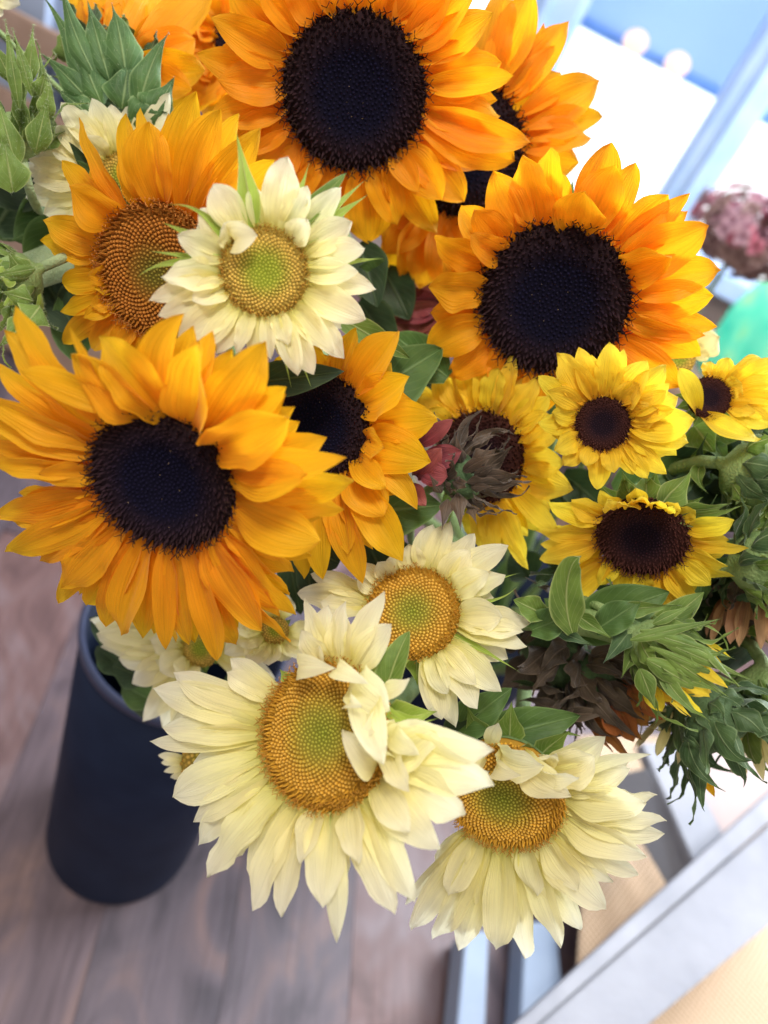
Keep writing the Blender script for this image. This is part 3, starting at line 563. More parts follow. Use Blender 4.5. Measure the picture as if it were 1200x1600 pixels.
# --- I, J, K, H : small yellow ones on the right
I_ = sunflower('sunflower', 'small yellow sunflower with tiny dark brown disc below the right hand orange sunflower', 942, 662, .375, 43, 270, 8, 'brown', 'yellow',
  [(840,587,{'w':38}),(872,551,{'w':54,'h':.4}),(855,611,{'w':36,'h':.6,'s':.15}),(904,542,{'w':40}),(952,534,{'w':46,'h':.3}),(975,545,{'w':30,'h':0}),(1012,564,{'w':52}),(1042,570,{'w':50,'h':0}),(1046,600,{'w':46}),(1086,655,{'w':62}),(1060,620,{'w':50}),(1076,692,{'w':48,'h':.1}),
   (1057,710,{'w':44,'h':.0}),(1041,740,{'w':34,'h':.1}),(1012,748,{'w':28}),(990,742,{'w':30,'h':.3}),(960,739,{'w':34,'h':.5}),(933,765,{'w':38,'h':0}),(915,728,{'w':32,'h':.6}),(881,728,{'w':34,'h':.3}),(866,705,{'w':40,'h':.6}),(840,660,{'w':40,'h':0}),(862,645,{'w':40,'h':.3}),(1030,640,{'w':50,'h':.5}),(1000,600,{'w':44,'h':.5})],
  40, fill=22, nf=420, h=.3, arch=.12, group='small yellow sunflowers in the bouquet')
J_ = sunflower('sunflower', 'small yellow sunflower cut by the right edge of the photo, dark brown disc', 1108, 622, .41, 34, 40, 22, 'brown', 'yellow',
  [(1061,575,{'w':34,'h':.8,'b':(1085,650)}),(1140,560,{'w':36}),(1166,559,{'w':16,'h':.2,'s':.2}),(1110,565,{'w':36,'h':0}),(1225,565,{'w':48}),(1240,605,{'w':50}),(1235,645,{'w':48}),(1190,560,{'w':40,'h':0}),(1189,686,{'w':44,'b':(1095,655),'h':.3,'s':.12}),(1205,665,{'w':40,'h':.4}),(1160,600,{'w':40,'h':.4}),(1180,645,{'w':36,'h':.5})],
  38, fill=12, nf=360, h=.3, arch=.14, group='small yellow sunflowers in the bouquet')
K_ = sunflower('sunflower', 'yellow sunflower with dark brown disc facing down above the green buds, right', 1003, 838, .40, 70, 262, 32, 'brown', 'yellow',
  [(837,830,{'w':36}),(845,850,{'w':34,'h':0}),(843,873,{'w':44}),(860,918,{'w':40,'h':-.1}),(880,932,{'w':46}),(855,785,{'w':44}),(893,780,{'w':44,'h':.2}),(937,767,{'w':34,'h':.3}),(950,782,{'w':40,'h':.9}),(972,786,{'w':36,'h':.9}),(993,762,{'w':34,'h':.3}),(1005,776,{'w':34,'h':.9}),(988,780,{'w':36,'h':.7}),(1030,782,{'w':32,'h':.9}),(1052,792,{'w':30,'h':.9}),
   (1060,785,{'w':30,'h':.3}),(1087,797,{'w':36,'h':.1}),(1147,813,{'w':42}),(1170,857,{'w':28,'h':0}),(1137,885,{'w':36}),(1147,900,{'w':26,'h':-.1}),(1110,913,{'w':42}),(1085,947,{'w':38}),(1060,960,{'w':40,'h':.1}),(1037,970,{'w':20,'h':-.1}),(967,925,{'w':34}),(1007,925,{'w':36}),(935,915,{'w':34})],
  38, fill=22, nf=620, h=.2, arch=.1, group='small yellow sunflowers in the bouquet',
  bracts=[(1080,735,{'w':56,'b':(1035,785),'h':-.5}),(1143,786,{'w':44,'b':(1060,795),'h':-.5}),(1163,789,{'w':22,'b':(1070,800),'h':-.4}),(1010,740,{'w':50,'b':(1010,790),'h':-.6}),(975,745,{'w':40,'b':(985,785),'h':-.6})])
H_ = sunflower('sunflower', 'yellow sunflower with dark disc behind the withered brown bud in the middle', 748, 716, .445, 74, 170, 20, 'brown', 'yellow',
  [(690,547,{'w':46}),(757,543,{'w':26,'h':.2}),(800,553,{'w':34,'h':.2,'s':.1}),(806,556,{'w':30}),(725,560,{'w':40,'h':0}),(780,575,{'w':46,'h':.3}),(840,590,{'w':52}),(858,618,{'w':50,'h':.1}),(862,650,{'w':50,'h':.2}),(874,675,{'w':44}),(880,727,{'w':50,'h':.1}),(896,765,{'w':60,'h':-.1}),
   (875,838,{'w':34,'h':.2}),(822,878,{'w':40,'h':.1}),(826,890,{'w':26,'h':0}),(775,864,{'w':36}),(790,860,{'w':36}),(752,860,{'w':34}),(737,838,{'w':34}),(642,597,{'w':50,'h':-.1}),(655,620,{'w':46}),(640,640),(670,640,{'w':40,'h':.3})],
  42, fill=20, nf=520, h=.15, arch=.1, group='small yellow sunflowers in the bouquet')

# ------------------------------------------------------------ buds and heads seen from behind
def bud(name, label, px, py, depth, rpx, deg, away, nb, lpx, m='bract', m2=None, petals=None, pm='yellow', rows=3, spread=.55, group='green buds in the bouquet', stem=None, cat='flower bud', curl=.0, disc=None, plen=1.2, stem_mat='stem'):
    Cc = at(px, py, depth); toc = nrm(CAM - Cc); rgt = ROT @ np.array([1., 0, 0]); upv = ROT @ np.array([0, 1., 0])
    d = rgt * math.cos(math.radians(deg)) + upv * math.sin(math.radians(deg)); a = math.radians(away)
    ax = nrm(d * math.cos(a) - toc * math.sin(a)); R = rpx * depth / FPX; org = Cc - ax * R
    root = thing(name, label, cat, org, group)
    e1 = nrm(np.cross(ax, toc)); e2 = np.cross(ax, e1); V = []; F = []; na = 28
    prof = [(.14, -1.15), (.2, -.95), (.62, -.75), (.95, -.35), (1.0, .05), (.92, .35), (.6, .5), (.02, .52)]
    for r_, z_ in prof:
        for j in range(na): q = 2 * math.pi * j / na; V.append(Cc + R * r_ * (math.cos(q) * e1 + math.sin(q) * e2) + ax * z_ * R)
    for i in range(len(prof) - 1):
        for j in range(na): F.append([i * na + j, i * na + (j + 1) % na, (i + 1) * na + (j + 1) % na, (i + 1) * na + j])
    mesh('receptacle', V, F, MAT['stem' if m == 'bract' else 'dark_stem'], root, True, origin=org)
    L = lpx * depth / FPX
    if petals:
        for k in range(petals):
            q = 2 * math.pi * (k + rng.uniform(-.3, .3)) / petals; rd = math.cos(q) * e1 + math.sin(q) * e2
            P0 = Cc + rd * R * .8 + ax * R * .2; sp = spread * rng.uniform(.4, 1.1); P1 = P0 + nrm(ax + rd * sp) * L * plen * rng.uniform(.85, 1.1)
            V, F, uv = blade(P0, P1, rd, R * rng.uniform(.42, .55), 'petal', .08, nl=9, nw=6); mesh('petal', V, F, MAT[pm], root, True, uv, origin=org)
    nb = int(nb * 1.45)
    for r_ in range(rows):
        for k in range(nb):
            q = 2 * math.pi * (k + .5 * (r_ % 2) + rng.uniform(-.25, .25)) / nb; rd = math.cos(q) * e1 + math.sin(q) * e2
            z = -.62 + .42 * r_; rr = (.72, .98, .98, .9)[r_]
            P0 = Cc + rd * R * rr + ax * R * z; sp = spread * (1.5 - .45 * r_) * rng.uniform(.7, 1.3)
            P1 = P0 + nrm(ax + rd * sp + rng.normal(size=3) * .16) * L * rng.uniform(.75, 1.5) * (.8 + .12 * r_)
            V, F, uv = blade(P0, P1, rd, R * rng.uniform(.42, .78), 'bract', rng.uniform(.05, .25), curl * rng.uniform(-1, 1.2), hook=rng.uniform(-.25, .45), cup=rng.uniform(-.45, .1), side=rng.uniform(-.22, .22), roll=rng.uniform(-.45, .45), twist=rng.uniform(-1.1, 1.1), ruffle=.09, nl=11, nw=6)
            mesh('bract', V, F, MAT[m if rng.rand() < .7 or not m2 else m2], root, True, uv, origin=org)
    s0 = Cc - ax * R * 1.0; tg = stem if stem is not None else np.array([BUCK[0], BUCK[1], .15])
    if len(np.shape(tg)) == 1: tg = np.array(tg, float)
    tube(bez(s0, s0 - ax * .05, s0 * .55 + tg * .45 - toc * .03, tg, 16), np.linspace(R * .17, R * .2, 16), 'stem', MAT[stem_mat], root, org)
    return root, org
Q_ = bud('sunflower', 'orange sunflower seen from behind with dark green bracts at the top left', 175, 125, .455, 64, 72, 28, 8, 46, 'bract_dark', 'bract', 14, 'gold', 3, .55, None, cat='sunflower', plen=1.45)
for b, t, w_ in (((140,145),(75,12),34),((160,140),(104,-14),40),((172,130),(140,12),52),((198,125),(175,8),60),((215,175),(262,55),46),((225,190),(272,120),56),((145,165),(68,88),38),((200,190),(262,175),60),((160,165),(128,70),46),((190,170),(200,95),60),((150,190),(90,140),40)):
    fb(Q_, (b[0], b[1], .424), (t[0], t[1], .424), w_ * 1.1, 'bract', 'sepal', arch=.16, cup=-.25, hook=rng.uniform(0, .3), side=rng.uniform(-.1, .1), ruffle=.05)
for t in ((110,25),(105,-10),(128,8),(150,-30),(200,-30),(245,-20),(285,20),(305,60),(322,110),(300,140),(270,135),(330,-20),(225,40),(98,85),(180,0)):
    fb(Q_, (195, 105, .44), (t[0], t[1], .45), 62, 'petal', 'orange', arch=.06, roll=random.uniform(-.3, .3))
# orange petals between Q and A : a further orange bloom behind
Z_ = sunflower('sunflower', 'orange sunflower mostly hidden behind the large top centre sunflower on its left', 375, 70, .50, 40, 100, 8, 'dark', 'orange',
  [(310,20),(300,90),(235,20),(228,75),(250,125),(262,165),(300,160),(330,200),(270,-20),(330,-40),(240,50),(285,100)], 80, fill=16, nf=200, bract_ring=8)
R1 = bud('sunflower_bud', 'hairy pale green bud with curling bracts at the upper left edge', 28, 205, .40, 42, 100, -12, 8, 78, 'bract', 'bract_dark', None, rows=3, spread=.5, curl=.15, stem=at(120, 330, .60), stem_mat='stem_pale')
for b, t, w_ in (((30,170),(8,30),22),((50,150),(20,45),20),((45,130),(52,40),26),((62,150),(72,110),34),((70,190),(78,120),30),((20,130),(-15,60),30),((25,260),(-5,150),44),((55,240),(75,150),40),((20,300),(5,210),60)):
    fb(R1, (b[0], b[1], .375), (t[0], t[1], .37), w_, 'bract', 'bract', arch=.16, cup=-.2, ruffle=.08)
R2 = bud('sunflower_bud', 'light green bud on a thick pale stem at the left edge', 18, 440, .395, 48, 205, -8, 8, 62, 'bract', 'bract_lime', None, rows=3, spread=.6, curl=.1, stem=at(190, 395, .60), stem_mat='stem_pale')
for b, t, w_ in (((55,420),(-15,432),24),((50,470),(0,455),44),((62,480),(30,520),56),((40,430),(10,390),40),((45,500),(-5,545),44)):
    fb(R2, (b[0], b[1], .37), (t[0], t[1], .36), w_, 'bract', 'bract', arch=.2, cup=-.25)
tube(bez(at(15,432,.42), at(60,425,.43), at(90,405,.44), at(190,375,.50), 12), np.linspace(.0095,.012,12), 'stem', MAT['stem_pale'], R2[0], R2[1])
fb(R2, (110, 330, .46), (20, 375, .45), 90, 'leaf', 'leaf'); fb(R2, (100, 340, .45), (45, 420, .46), 70, 'leaf', 'leaf'); fb(R2, (-30, 330, .47), (85, 330, .47), 90, 'leaf', 'leaf'); fb(R2, (120, 520, .45), (60, 420, .45), 70, 'leaf', 'leaf_dark')
fb(R2, (150, 480, .46), (80, 500, .45), 90, 'leaf', 'leaf_dark'); fb(R2, (120, 560, .46), (100, 450, .45), 60, 'leaf', 'leaf'); fb(R1, (-20, 300, .44), (90, 260, .45), 90, 'leaf', 'leaf_dark'); fb(R1, (60, 330, .46), (70, 210, .45), 60, 'leaf', 'leaf'); fb(R1, (-10, 360, .46), (50, 270, .46), 110, 'leaf', 'bract_dark')
def hairs(fl, pts, n, ln=.0022, m='hair'):
    root, org = fl; VV = []; FF = []; b_ = 0
    for ch in [c for c in COL.objects if c.parent is root and c.name.split('.')[0] in ('bract', 'stem')]:
        co = np.array([v.co[:] for v in ch.data.vertices]); nn = len(co)
        for k in range(n):
            i = rng.randint(nn - 1); p = co[i] + (co[i + 1] - co[i]) * rng.rand(); nv = np.array(ch.data.vertices[i].normal[:])
            d = nrm(nv * rng.choice([-1, 1]) + rng.normal(size=3) * .6); s_ = nrm(np.cross(d, rng.normal(size=3))) * .00005
            VV += [p + s_, p - s_, p + d * ln * rng.uniform(.5, 1.2)]; FF.append([b_, b_ + 1, b_ + 2]); b_ += 3
    o = mesh('hairs', np.array(VV), FF, MAT[m], root, False); o['kind'] = 'stuff'
hairs(R1, None, 330, .0017); hairs(R2, None, 250, .0015); hairs(Q_, None, 260, .0011)
# P : cream head in profile at upper left
P_ = sunflower('sunflower', 'cream sunflower partly hidden behind the golden one at the upper left', 192, 275, .432, 34, 150, 4, 'lime', 'cream',
  [(95,160,{'w':44}),(143,153,{'w':44,'h':.3}),(173,163,{'w':40}),(62,203,{'w':36}),(82,197,{'w':44,'h':.3}),(78,233,{'w':44,'h':.4}),(35,240,{'w':50}),(32,263,{'w':44}),(50,282,{'w':48,'h':.3}),(40,310,{'w':60,'h':-.1}),(70,335,{'w':60}),(110,200,{'w':50,'h':.5}),(130,210,{'w':50,'h':.6}),(265,145,{'w':40}),(120,370,{'w':50}),(80,380,{'w':44})],
  48, fill=14, nf=200, bract_ring=8, group='cream sunflowers at the back', bracts=[(108,222,{'w':26,'h':.9,'b':(180,285),'m':'leaf_dark','k':'leaf'}),(118,250,{'w':30,'h':.8,'b':(190,290),'m':'leaf','k':'leaf'})])
P2 = sunflower('sunflower', 'pale yellow sunflower peeking out above the small cream sunflower', 400, 215, .455, 30, 90, 20, 'lime', 'pale',
  [(360,155,{'w':30}),(385,152,{'w':44}),(417,166,{'w':34}),(425,215,{'w':36}),(352,190,{'w':30}),(420,240,{'w':30})], 34, fill=8, nf=120, bract_ring=6, group='cream sunflowers at the back')
P3 = sunflower('sunflower', 'pale yellow sunflower mostly hidden behind the right hand orange sunflower', 1060, 560, .47, 26, 45, 20, 'lime', 'pale',
  [(1125,527,{'w':50}),(1108,545,{'w':40}),(1100,510,{'w':40})], 36, fill=6, nf=100, bract_ring=5, group='cream sunflowers at the back')
P4 = sunflower('sunflower', 'cream sunflower petal tip poking into the top left corner', -60, -20, .42, 36, 0, 15, 'lime', 'cream',
  [(32,8,{'w':34}),(20,-20),(-10,-60),(0,40,{'w':30})], 40, fill=6, nf=100, bract_ring=5, group='cream sunflowers at the back')
P5 = sunflower('sunflower', 'small cream petals showing between the small yellow and golden sunflowers', 600, 560, .46, 30, 0, 15, 'lime', 'cream',
  [(622,575,{'w':30}),(652,612,{'w':36}),(628,552,{'w':24}),(600,620)], 34, fill=5, nf=100, bract_ring=5, group='cream sunflowers at the back')

# T : withered bud in front of H
T_ = bud('withered_bud', 'withered brown sunflower bud with maroon petals in the middle of the bouquet', 722, 742, .405, 40, 20, -15, 8, 56, 'bract_brown', None, None, rows=4, spread=.8, group='withered flowers in the bouquet', curl=.25)
for b, t, w_ in (((655,695),(708,655),28),((665,722),(722,705),40),((655,735),(700,745),40),((650,745),(690,700),40),((640,760),(665,790),30)):
    fb(T_, (b[0], b[1], .40), (t[0], t[1], .385), w_, 'petal', 'maroon', arch=.12)
for b, t, w_ in (((720,725),(712,678),22),((735,740),(770,690),18),((740,745),(782,722),22),((735,760),(775,760),20),((715,770),(720,830),28),((700,780),(690,830),24),((690,770),(670,740),22),((735,790),(745,820),20)):
    fb(T_, (b[0], b[1], .395), (t[0], t[1], .385), w_, 'bract', 'bract_brown', arch=.2, cup=-.25)
W2 = sunflower('sunflower', 'dark maroon flower deep between the orange sunflowers in the middle', 712, 475, .50, 20, 200, 10, 'brown', 'maroon',
  [(592,492,{'w':44}),(612,510,{'w':56}),(600,470,{'w':50}),(630,458,{'w':50}),(650,520,{'w':50}),(680,515,{'w':44}),(625,535,{'w':44})], 50, fill=4, nf=120, bract_ring=4, group='withered flowers in the bouquet')
# U : half open yellow bud
U_ = bud('sunflower_bud', 'half open green bud with yellow petal tips pointing down at the right', 1022, 1010, .385, 44, -38, -8, 10, 74, 'bract', None, 13, 'yellow', 3, .28, cat='flower bud', stem=at(800, 955, .50), plen=1.22)
for b, t, w_ in (((1000,985),(1150,1030),24),((1030,1000),(1180,1065),22),((1035,1020),(1140,1090),28),((1010,1030),(1110,1088),34),((1000,1045),(1025,1110),34),((1040,990),(1130,1040),30),((1020,975),(1082,945),18),((985,1000),(1130,966),20),((1015,1010),(1165,1075),14)):
    fb(U_, (b[0], b[1], .365), (t[0], t[1], .37), w_, 'bract', 'bract', arch=.1, cup=-.2)
for b, t, w_ in (((1030,1050),(1112,1082),34),((1020,1060),(1080,1098),32),((1005,1060),(1035,1112),30),((1015,1055),(1055,1095),32),((1040,1040),(1105,1060),30)):
    fb(U_, (b[0], b[1], .38), (t[0], t[1], .375), w_, 'petal', 'yellow')
tube(bez(at(1000,995,.39), at(940,970,.395), at(880,965,.40), at(800,968,.42), 12), np.linspace(.0085,.006,12), 'stem', MAT['stem'], U_[0], U_[1])
fb(U_, (895, 990, .375), (912, 842, .36), 54, 'leaf', 'bract', side=-.16, hook=.25, twist=.7, roll=-.3, ruffle=.07); fb(U_, (905, 975, .40), (1045, 925, .39), 80, 'leaf', 'leaf'); fb(U_, (1010, 1000, .39), (1100, 925, .39), 46, 'leaf', 'bract'); fb(U_, (920, 985, .41), (850, 935, .42), 46, 'leaf', 'leaf')
fb(U_, (880, 960, .41), (1000, 990, .40), 70, 'leaf', 'leaf')
# V : withered flower with hanging orange petals
V_ = bud('withered_bud', 'withered nearly black flower with hanging rusty orange petals at the lower right', 925, 1062, .44, 48, -40, -5, 9, 70, 'bract_brown', None, 16, 'brown', 3, .35, 'withered flowers in the bouquet', plen=1.35, curl=.2, stem_mat='stem')
for b, t, w_ in (((960,1090),(990,1160),34),((975,1080),(1012,1130),30),((945,1100),(965,1150),30),((985,1070),(1000,1110),26)):
    fb(V_, (b[0], b[1], .42), (t[0], t[1], .415), w_, 'petal', 'brown')
V2 = bud('withered_bud', 'withered flower with light brown papery petals at the right edge', 1180, 925, .43, 50, -95, -5, 9, 62, 'bract_dark', 'bract_brown', 18, 'papery', 2, .4, 'withered flowers in the bouquet', plen=1.3)
V3 = bud('withered_bud', 'black withered bud in the shade left of the rusty petals', 860, 1020, .45, 60, 220, -10, 9, 70, 'bract_brown', None, None, rows=3, spread=.5, group='withered flowers in the bouquet', curl=.2)
# W : dark green buds
W1 = bud('sunflower_bud', 'dark green bud with black tipped bracts at the lower right above the rack', 1115, 1130, .415, 62, -55, -12, 9, 70, 'bract_dark', None, 3, 'gold', 3, .55, curl=.25, plen=1.1)
W4 = bud('sunflower', 'cream petals and green bracts of a head at the right edge above the crate', 1205, 1090, .43, 58, -75, -8, 9, 70, 'bract', 'bract_dark', 15, 'pale', 3, .4, 'cream sunflowers at the back', cat='sunflower', plen=1.5)
W3 = bud('sunflower_bud', 'small cream bud between the rusty petals and the dark green bud', 1050, 1130, .43, 26, -110, -10, 6, 40, 'pale', None, 8, 'pale', 2, .5, plen=1.4)
X1 = bud('sunflower_bud', 'broad green bud at the right edge beside the small yellow sunflower', 1185, 745, .42, 60, -20, -10, 9, 75, 'bract', 'bract_dark', 8, 'yellow', 3, .6, curl=.15)
X2 = bud('sunflower_bud', 'green leafy bud at the right edge over the papery brown petals', 1190, 880, .40, 52, 10, -20, 8, 64, 'bract', 'bract_dark', None, rows=3, spread=.7, curl=.15)
# loose greens behind the small yellow heads
fb(R_(J_), (1085, 665, .435), (1120, 712, .43), 60, 'bract', 'bract'); fb(R_(J_), (1110, 665, .445), (1165, 680, .44), 50, 'leaf', 'bract'); fb(R_(J_), (1095, 660, .44), (1125, 700, .44), 34, 'bract', 'bract')
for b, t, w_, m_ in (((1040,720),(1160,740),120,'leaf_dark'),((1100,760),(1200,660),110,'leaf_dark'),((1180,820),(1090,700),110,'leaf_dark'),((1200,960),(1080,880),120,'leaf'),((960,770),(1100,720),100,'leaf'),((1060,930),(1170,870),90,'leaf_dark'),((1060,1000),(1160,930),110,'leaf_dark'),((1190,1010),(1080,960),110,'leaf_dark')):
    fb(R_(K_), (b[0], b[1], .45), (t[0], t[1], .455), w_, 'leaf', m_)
fb(R_(E_), (540, 640, .41), (690, 545, .43), 96, 'leaf', 'leaf'); fb(R_(E_), (700, 590, .44), (610, 520, .45), 70, 'leaf', 'leaf'); fb(R_(E_), (560, 800, .405), (692, 790, .40), 90, 'leaf', 'leaf', arch=.03)
fb(R_(G_), (380, 600, .36), (538, 580, .352), 56, 'leaf', 'leaf_dark'); fb(R_(G_), (520, 490, .40), (640, 560, .41), 40, 'leaf', 'bract'); fb(R_(G_), (262, 540, .37), (268, 490, .365), 40, 'leaf', 'leaf_dark')
fb(R_(E_), (530, 880, .42), (470, 850, .43), 60, 'leaf', 'leaf_dark'); fb(R_(E_), (560, 820, .44), (600, 900, .43), 90, 'leaf', 'leaf_dark')
for b, t, w_ in (((780,760),(840,700),60),((830,780),(860,720),60),((900,760),(860,800),60),((600,420),(640,500),70),((560,470),(620,560),70),((830,900),(800,860),60),((700,600),(640,560),60),((880,740),(940,790),60)):
    fb(R_(H_), (b[0], b[1], .50), (t[0], t[1], .50), w_, 'leaf', 'leaf_dark')
# tangle of stems, narrow leaves and curling bracts in the shade behind the buds
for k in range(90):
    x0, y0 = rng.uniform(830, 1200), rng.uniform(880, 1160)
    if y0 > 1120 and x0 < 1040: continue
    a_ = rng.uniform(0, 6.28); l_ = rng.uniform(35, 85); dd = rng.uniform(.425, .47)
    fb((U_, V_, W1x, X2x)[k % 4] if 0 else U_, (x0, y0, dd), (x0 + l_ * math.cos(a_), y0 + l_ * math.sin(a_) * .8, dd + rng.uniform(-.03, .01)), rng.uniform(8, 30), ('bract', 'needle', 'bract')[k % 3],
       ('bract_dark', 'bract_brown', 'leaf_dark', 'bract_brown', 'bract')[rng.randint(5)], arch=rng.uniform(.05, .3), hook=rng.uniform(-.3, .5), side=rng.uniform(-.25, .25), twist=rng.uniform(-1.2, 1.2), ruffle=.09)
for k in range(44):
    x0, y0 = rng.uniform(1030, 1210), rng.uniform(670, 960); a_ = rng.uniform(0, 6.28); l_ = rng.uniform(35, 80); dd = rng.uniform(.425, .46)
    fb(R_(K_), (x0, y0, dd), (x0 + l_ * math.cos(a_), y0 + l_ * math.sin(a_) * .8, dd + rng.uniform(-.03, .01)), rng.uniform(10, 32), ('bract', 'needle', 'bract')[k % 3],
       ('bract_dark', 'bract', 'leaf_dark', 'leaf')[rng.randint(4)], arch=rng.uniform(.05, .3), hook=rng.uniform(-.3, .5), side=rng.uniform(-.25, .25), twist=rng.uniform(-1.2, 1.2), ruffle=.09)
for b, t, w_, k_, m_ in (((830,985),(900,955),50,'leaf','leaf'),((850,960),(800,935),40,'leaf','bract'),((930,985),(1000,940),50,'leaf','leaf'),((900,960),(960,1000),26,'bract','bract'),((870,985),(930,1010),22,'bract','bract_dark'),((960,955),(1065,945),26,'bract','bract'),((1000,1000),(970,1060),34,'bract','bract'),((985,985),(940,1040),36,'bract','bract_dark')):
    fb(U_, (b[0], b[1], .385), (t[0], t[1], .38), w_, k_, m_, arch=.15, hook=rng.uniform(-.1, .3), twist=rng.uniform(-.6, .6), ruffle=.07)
# greens between N and V
for b, t, w_, m_, k_ in (((740,1160),(905,1118),70,'leaf','leaf'),((700,1150),(800,1075),60,'leaf','leaf'),((760,1180),(782,1110),24,'bract','bract'),((790,1160),(818,1122),36,'bract','bract'),((800,1165),(850,1140),44,'bract','leaf'),((840,1165),(885,1110),20,'bract','bract'),((700,1165),(770,1120),70,'leaf_dark','leaf'),((860,1140),(908,1150),10,'bract','needle'),((720,1180),(735,1130),30,'bract','bract'),((820,1200),(860,1130),50,'leaf','leaf')):
    fb(R_(N_), (b[0], b[1], .40), (t[0], t[1], .395), w_, k_, m_, arch=.15)
for b, t, w_, m_ in (((560,380),(590,480),70,'leaf_dark'),((600,440),(560,420),60,'leaf'),((470,880),(540,960),60,'leaf_dark'),((640,860),(560,860),50,'leaf_dark'),((450,870),(470,960),50,'leaf_dark')):
    fb(R_(E_), (b[0], b[1], .46), (t[0], t[1], .46), w_, 'leaf', m_)
# O : cream heads standing in the black bucket, lower left
BP = at_z(190, 1300, 0.0)
O1 = sunflower('sunflower', 'cream sunflower hanging over the rim of the black bucket', 315, 1012, .47, 30, 200, 18, 'lime', 'cream',
  [(400,1010,{'w':50}),(450,985,{'w':50}),(345,955,{'w':50}),(290,960,{'w':56}),(430,1060,{'w':50}),(235,1000,{'w':56,'h':.8}),(250,1050,{'w':56,'h':.9}),(280,1060,{'w':50,'h':1}),(220,970,{'w':50,'h':.6}),(200,985,{'w':56,'h':.4}),(148,975,{'w':50}),(140,968,{'w':50}),(150,990,{'w':50,'h':.5}),(158,1010,{'w':50,'h':.3}),(165,1000,{'w':50}),(185,1030,{'w':50}),(206,1068,{'w':50}),(175,985,{'w':46,'h':.3}),(223,1127,{'w':50}),(254,1137,{'w':46}),(235,1090,{'w':50}),(240,1030,{'w':60,'h':.4}),(160,960),(180,920),(270,1160),(215,1000,{'w':60,'h':.3})], 52, fill=16, nf=200, group='cream sunflowers in the black bucket', sway=BP + np.array([.02, .01, .1]), bract_ring=8)
O3 = sunflower('sunflower', 'cream sunflower peeking out between the left orange and the large bottom cream sunflower', 430, 985, .43, 22, 90, 10, 'lime', 'cream',
  [(365,1000,{'w':46}),(350,1022,{'w':46}),(385,1035,{'w':44}),(420,1040,{'w':44}),(475,1030,{'w':44}),(490,990,{'w':44}),(400,940),(450,930),(350,970)], 46, fill=12, nf=120, group='cream sunflowers in the black bucket', sway=BP + np.array([.04, .02, .1]), bract_ring=7)
O2 = sunflower('sunflower', 'small frilly cream sunflower edge beside the black bucket wall', 330, 1190, .44, 46, 190, 10, 'lime', 'cream',
  [(247,1180,{'w':16}),(252,1192,{'w':14}),(256,1206,{'w':14}),(266,1215,{'w':14}),(275,1225,{'w':16}),(290,1240,{'w':20}),(300,1250)], 20, fill=18, nf=120, group='cream sunflowers in the black bucket', bract_ring=8, sway=BP + np.array([.03, .02, .1]))
fb(R_(O1), (200, 1000, .50), (140, 965, .50), 50, 'leaf', 'leaf_dark'); fb(R_(O1), (200, 1050, .50), (150, 1010, .51), 46, 'leaf', 'leaf_dark'); fb(R_(O1), (230, 1060, .50), (175, 1040, .50), 50, 'leaf', 'leaf_dark'); fb(R_(O1), (250, 1100, .50), (190, 1070, .52), 50, 'leaf', 'leaf'); fb(R_(O1), (230, 1120, .52), (225, 1040, .52), 50, 'leaf', 'leaf_dark')

# ------------------------------------------------------------ buckets
def bucket(name, label, c, r0, r1, h, m, mr):
    root = thing(name, label, 'bucket', c); na = 72
    def ring(prof, nm, mm):
        V = []; F = []
        for r_, z_ in prof:
            for j in range(na): a = 2 * math.pi * j / na; V.append((c[0] + r_ * math.cos(a), c[1] + r_ * math.sin(a), c[2] + z_))
        for i in range(len(prof) - 1):
            for j in range(na): F.append([i * na + j, i * na + (j + 1) % na, (i + 1) * na + (j + 1) % na, (i + 1) * na + j])
        F.append(list(range((len(prof) - 1) * na, len(prof) * na)) if nm == 'body' else list(range(na))[::-1]) if nm == 'body' else F.extend([[(len(prof) - 1) * na + j, (len(prof) - 1) * na + (j + 1) % na, (j + 1) % na, j] for j in range(na)])
        mesh(nm, V, F, mm, root, True, origin=c)
    dr = r1 - r0
    ring([(r0 - .02, .004), (r0 - .006, .001), (r0 - .001, .006), (r0, .014), (r0 + dr * .5, h * .5), (r1, h - .004), (r1 - .004, h - .002), (r0 + dr * .5 - .004, h * .5), (r0 - .006, .02), (.01, .018)], 'body', m)
    ring([(r1 + .0005, h - .012), (r1 + .0025, h - .011), (r1 + .003, h - .003), (r1 + .0015, h + .001), (r1 - .002, h + .001), (r1 - .0045, h - .004)], 'rim', mr)
    # water inside
    V = [(c[0] + (r0 + .0) * math.cos(2 * math.pi * j / 40), c[1] + (r0 + .0) * math.sin(2 * math.pi * j / 40), c[2] + h * .45) for j in range(40)]
    return root
bk = noise_mat('black_plastic', (.004, .009, .028), (.009, .017, .044), 16, .6, .15, 60, spec=.2)
bkr = noise_mat('black_plastic_rim', (.030, .040, .085), (.04, .05, .11), 6, .4)
bucket('black_bucket', 'tall dark navy plastic flower bucket standing on the wooden floor, lower left', BP, .098, .099, .485, bk, bkr)
bucket('black_bucket', 'dark flower bucket under the bouquet holding the sunflower stems', BUCK, BK_R * .9, BK_R, BK_H, bk, bkr)

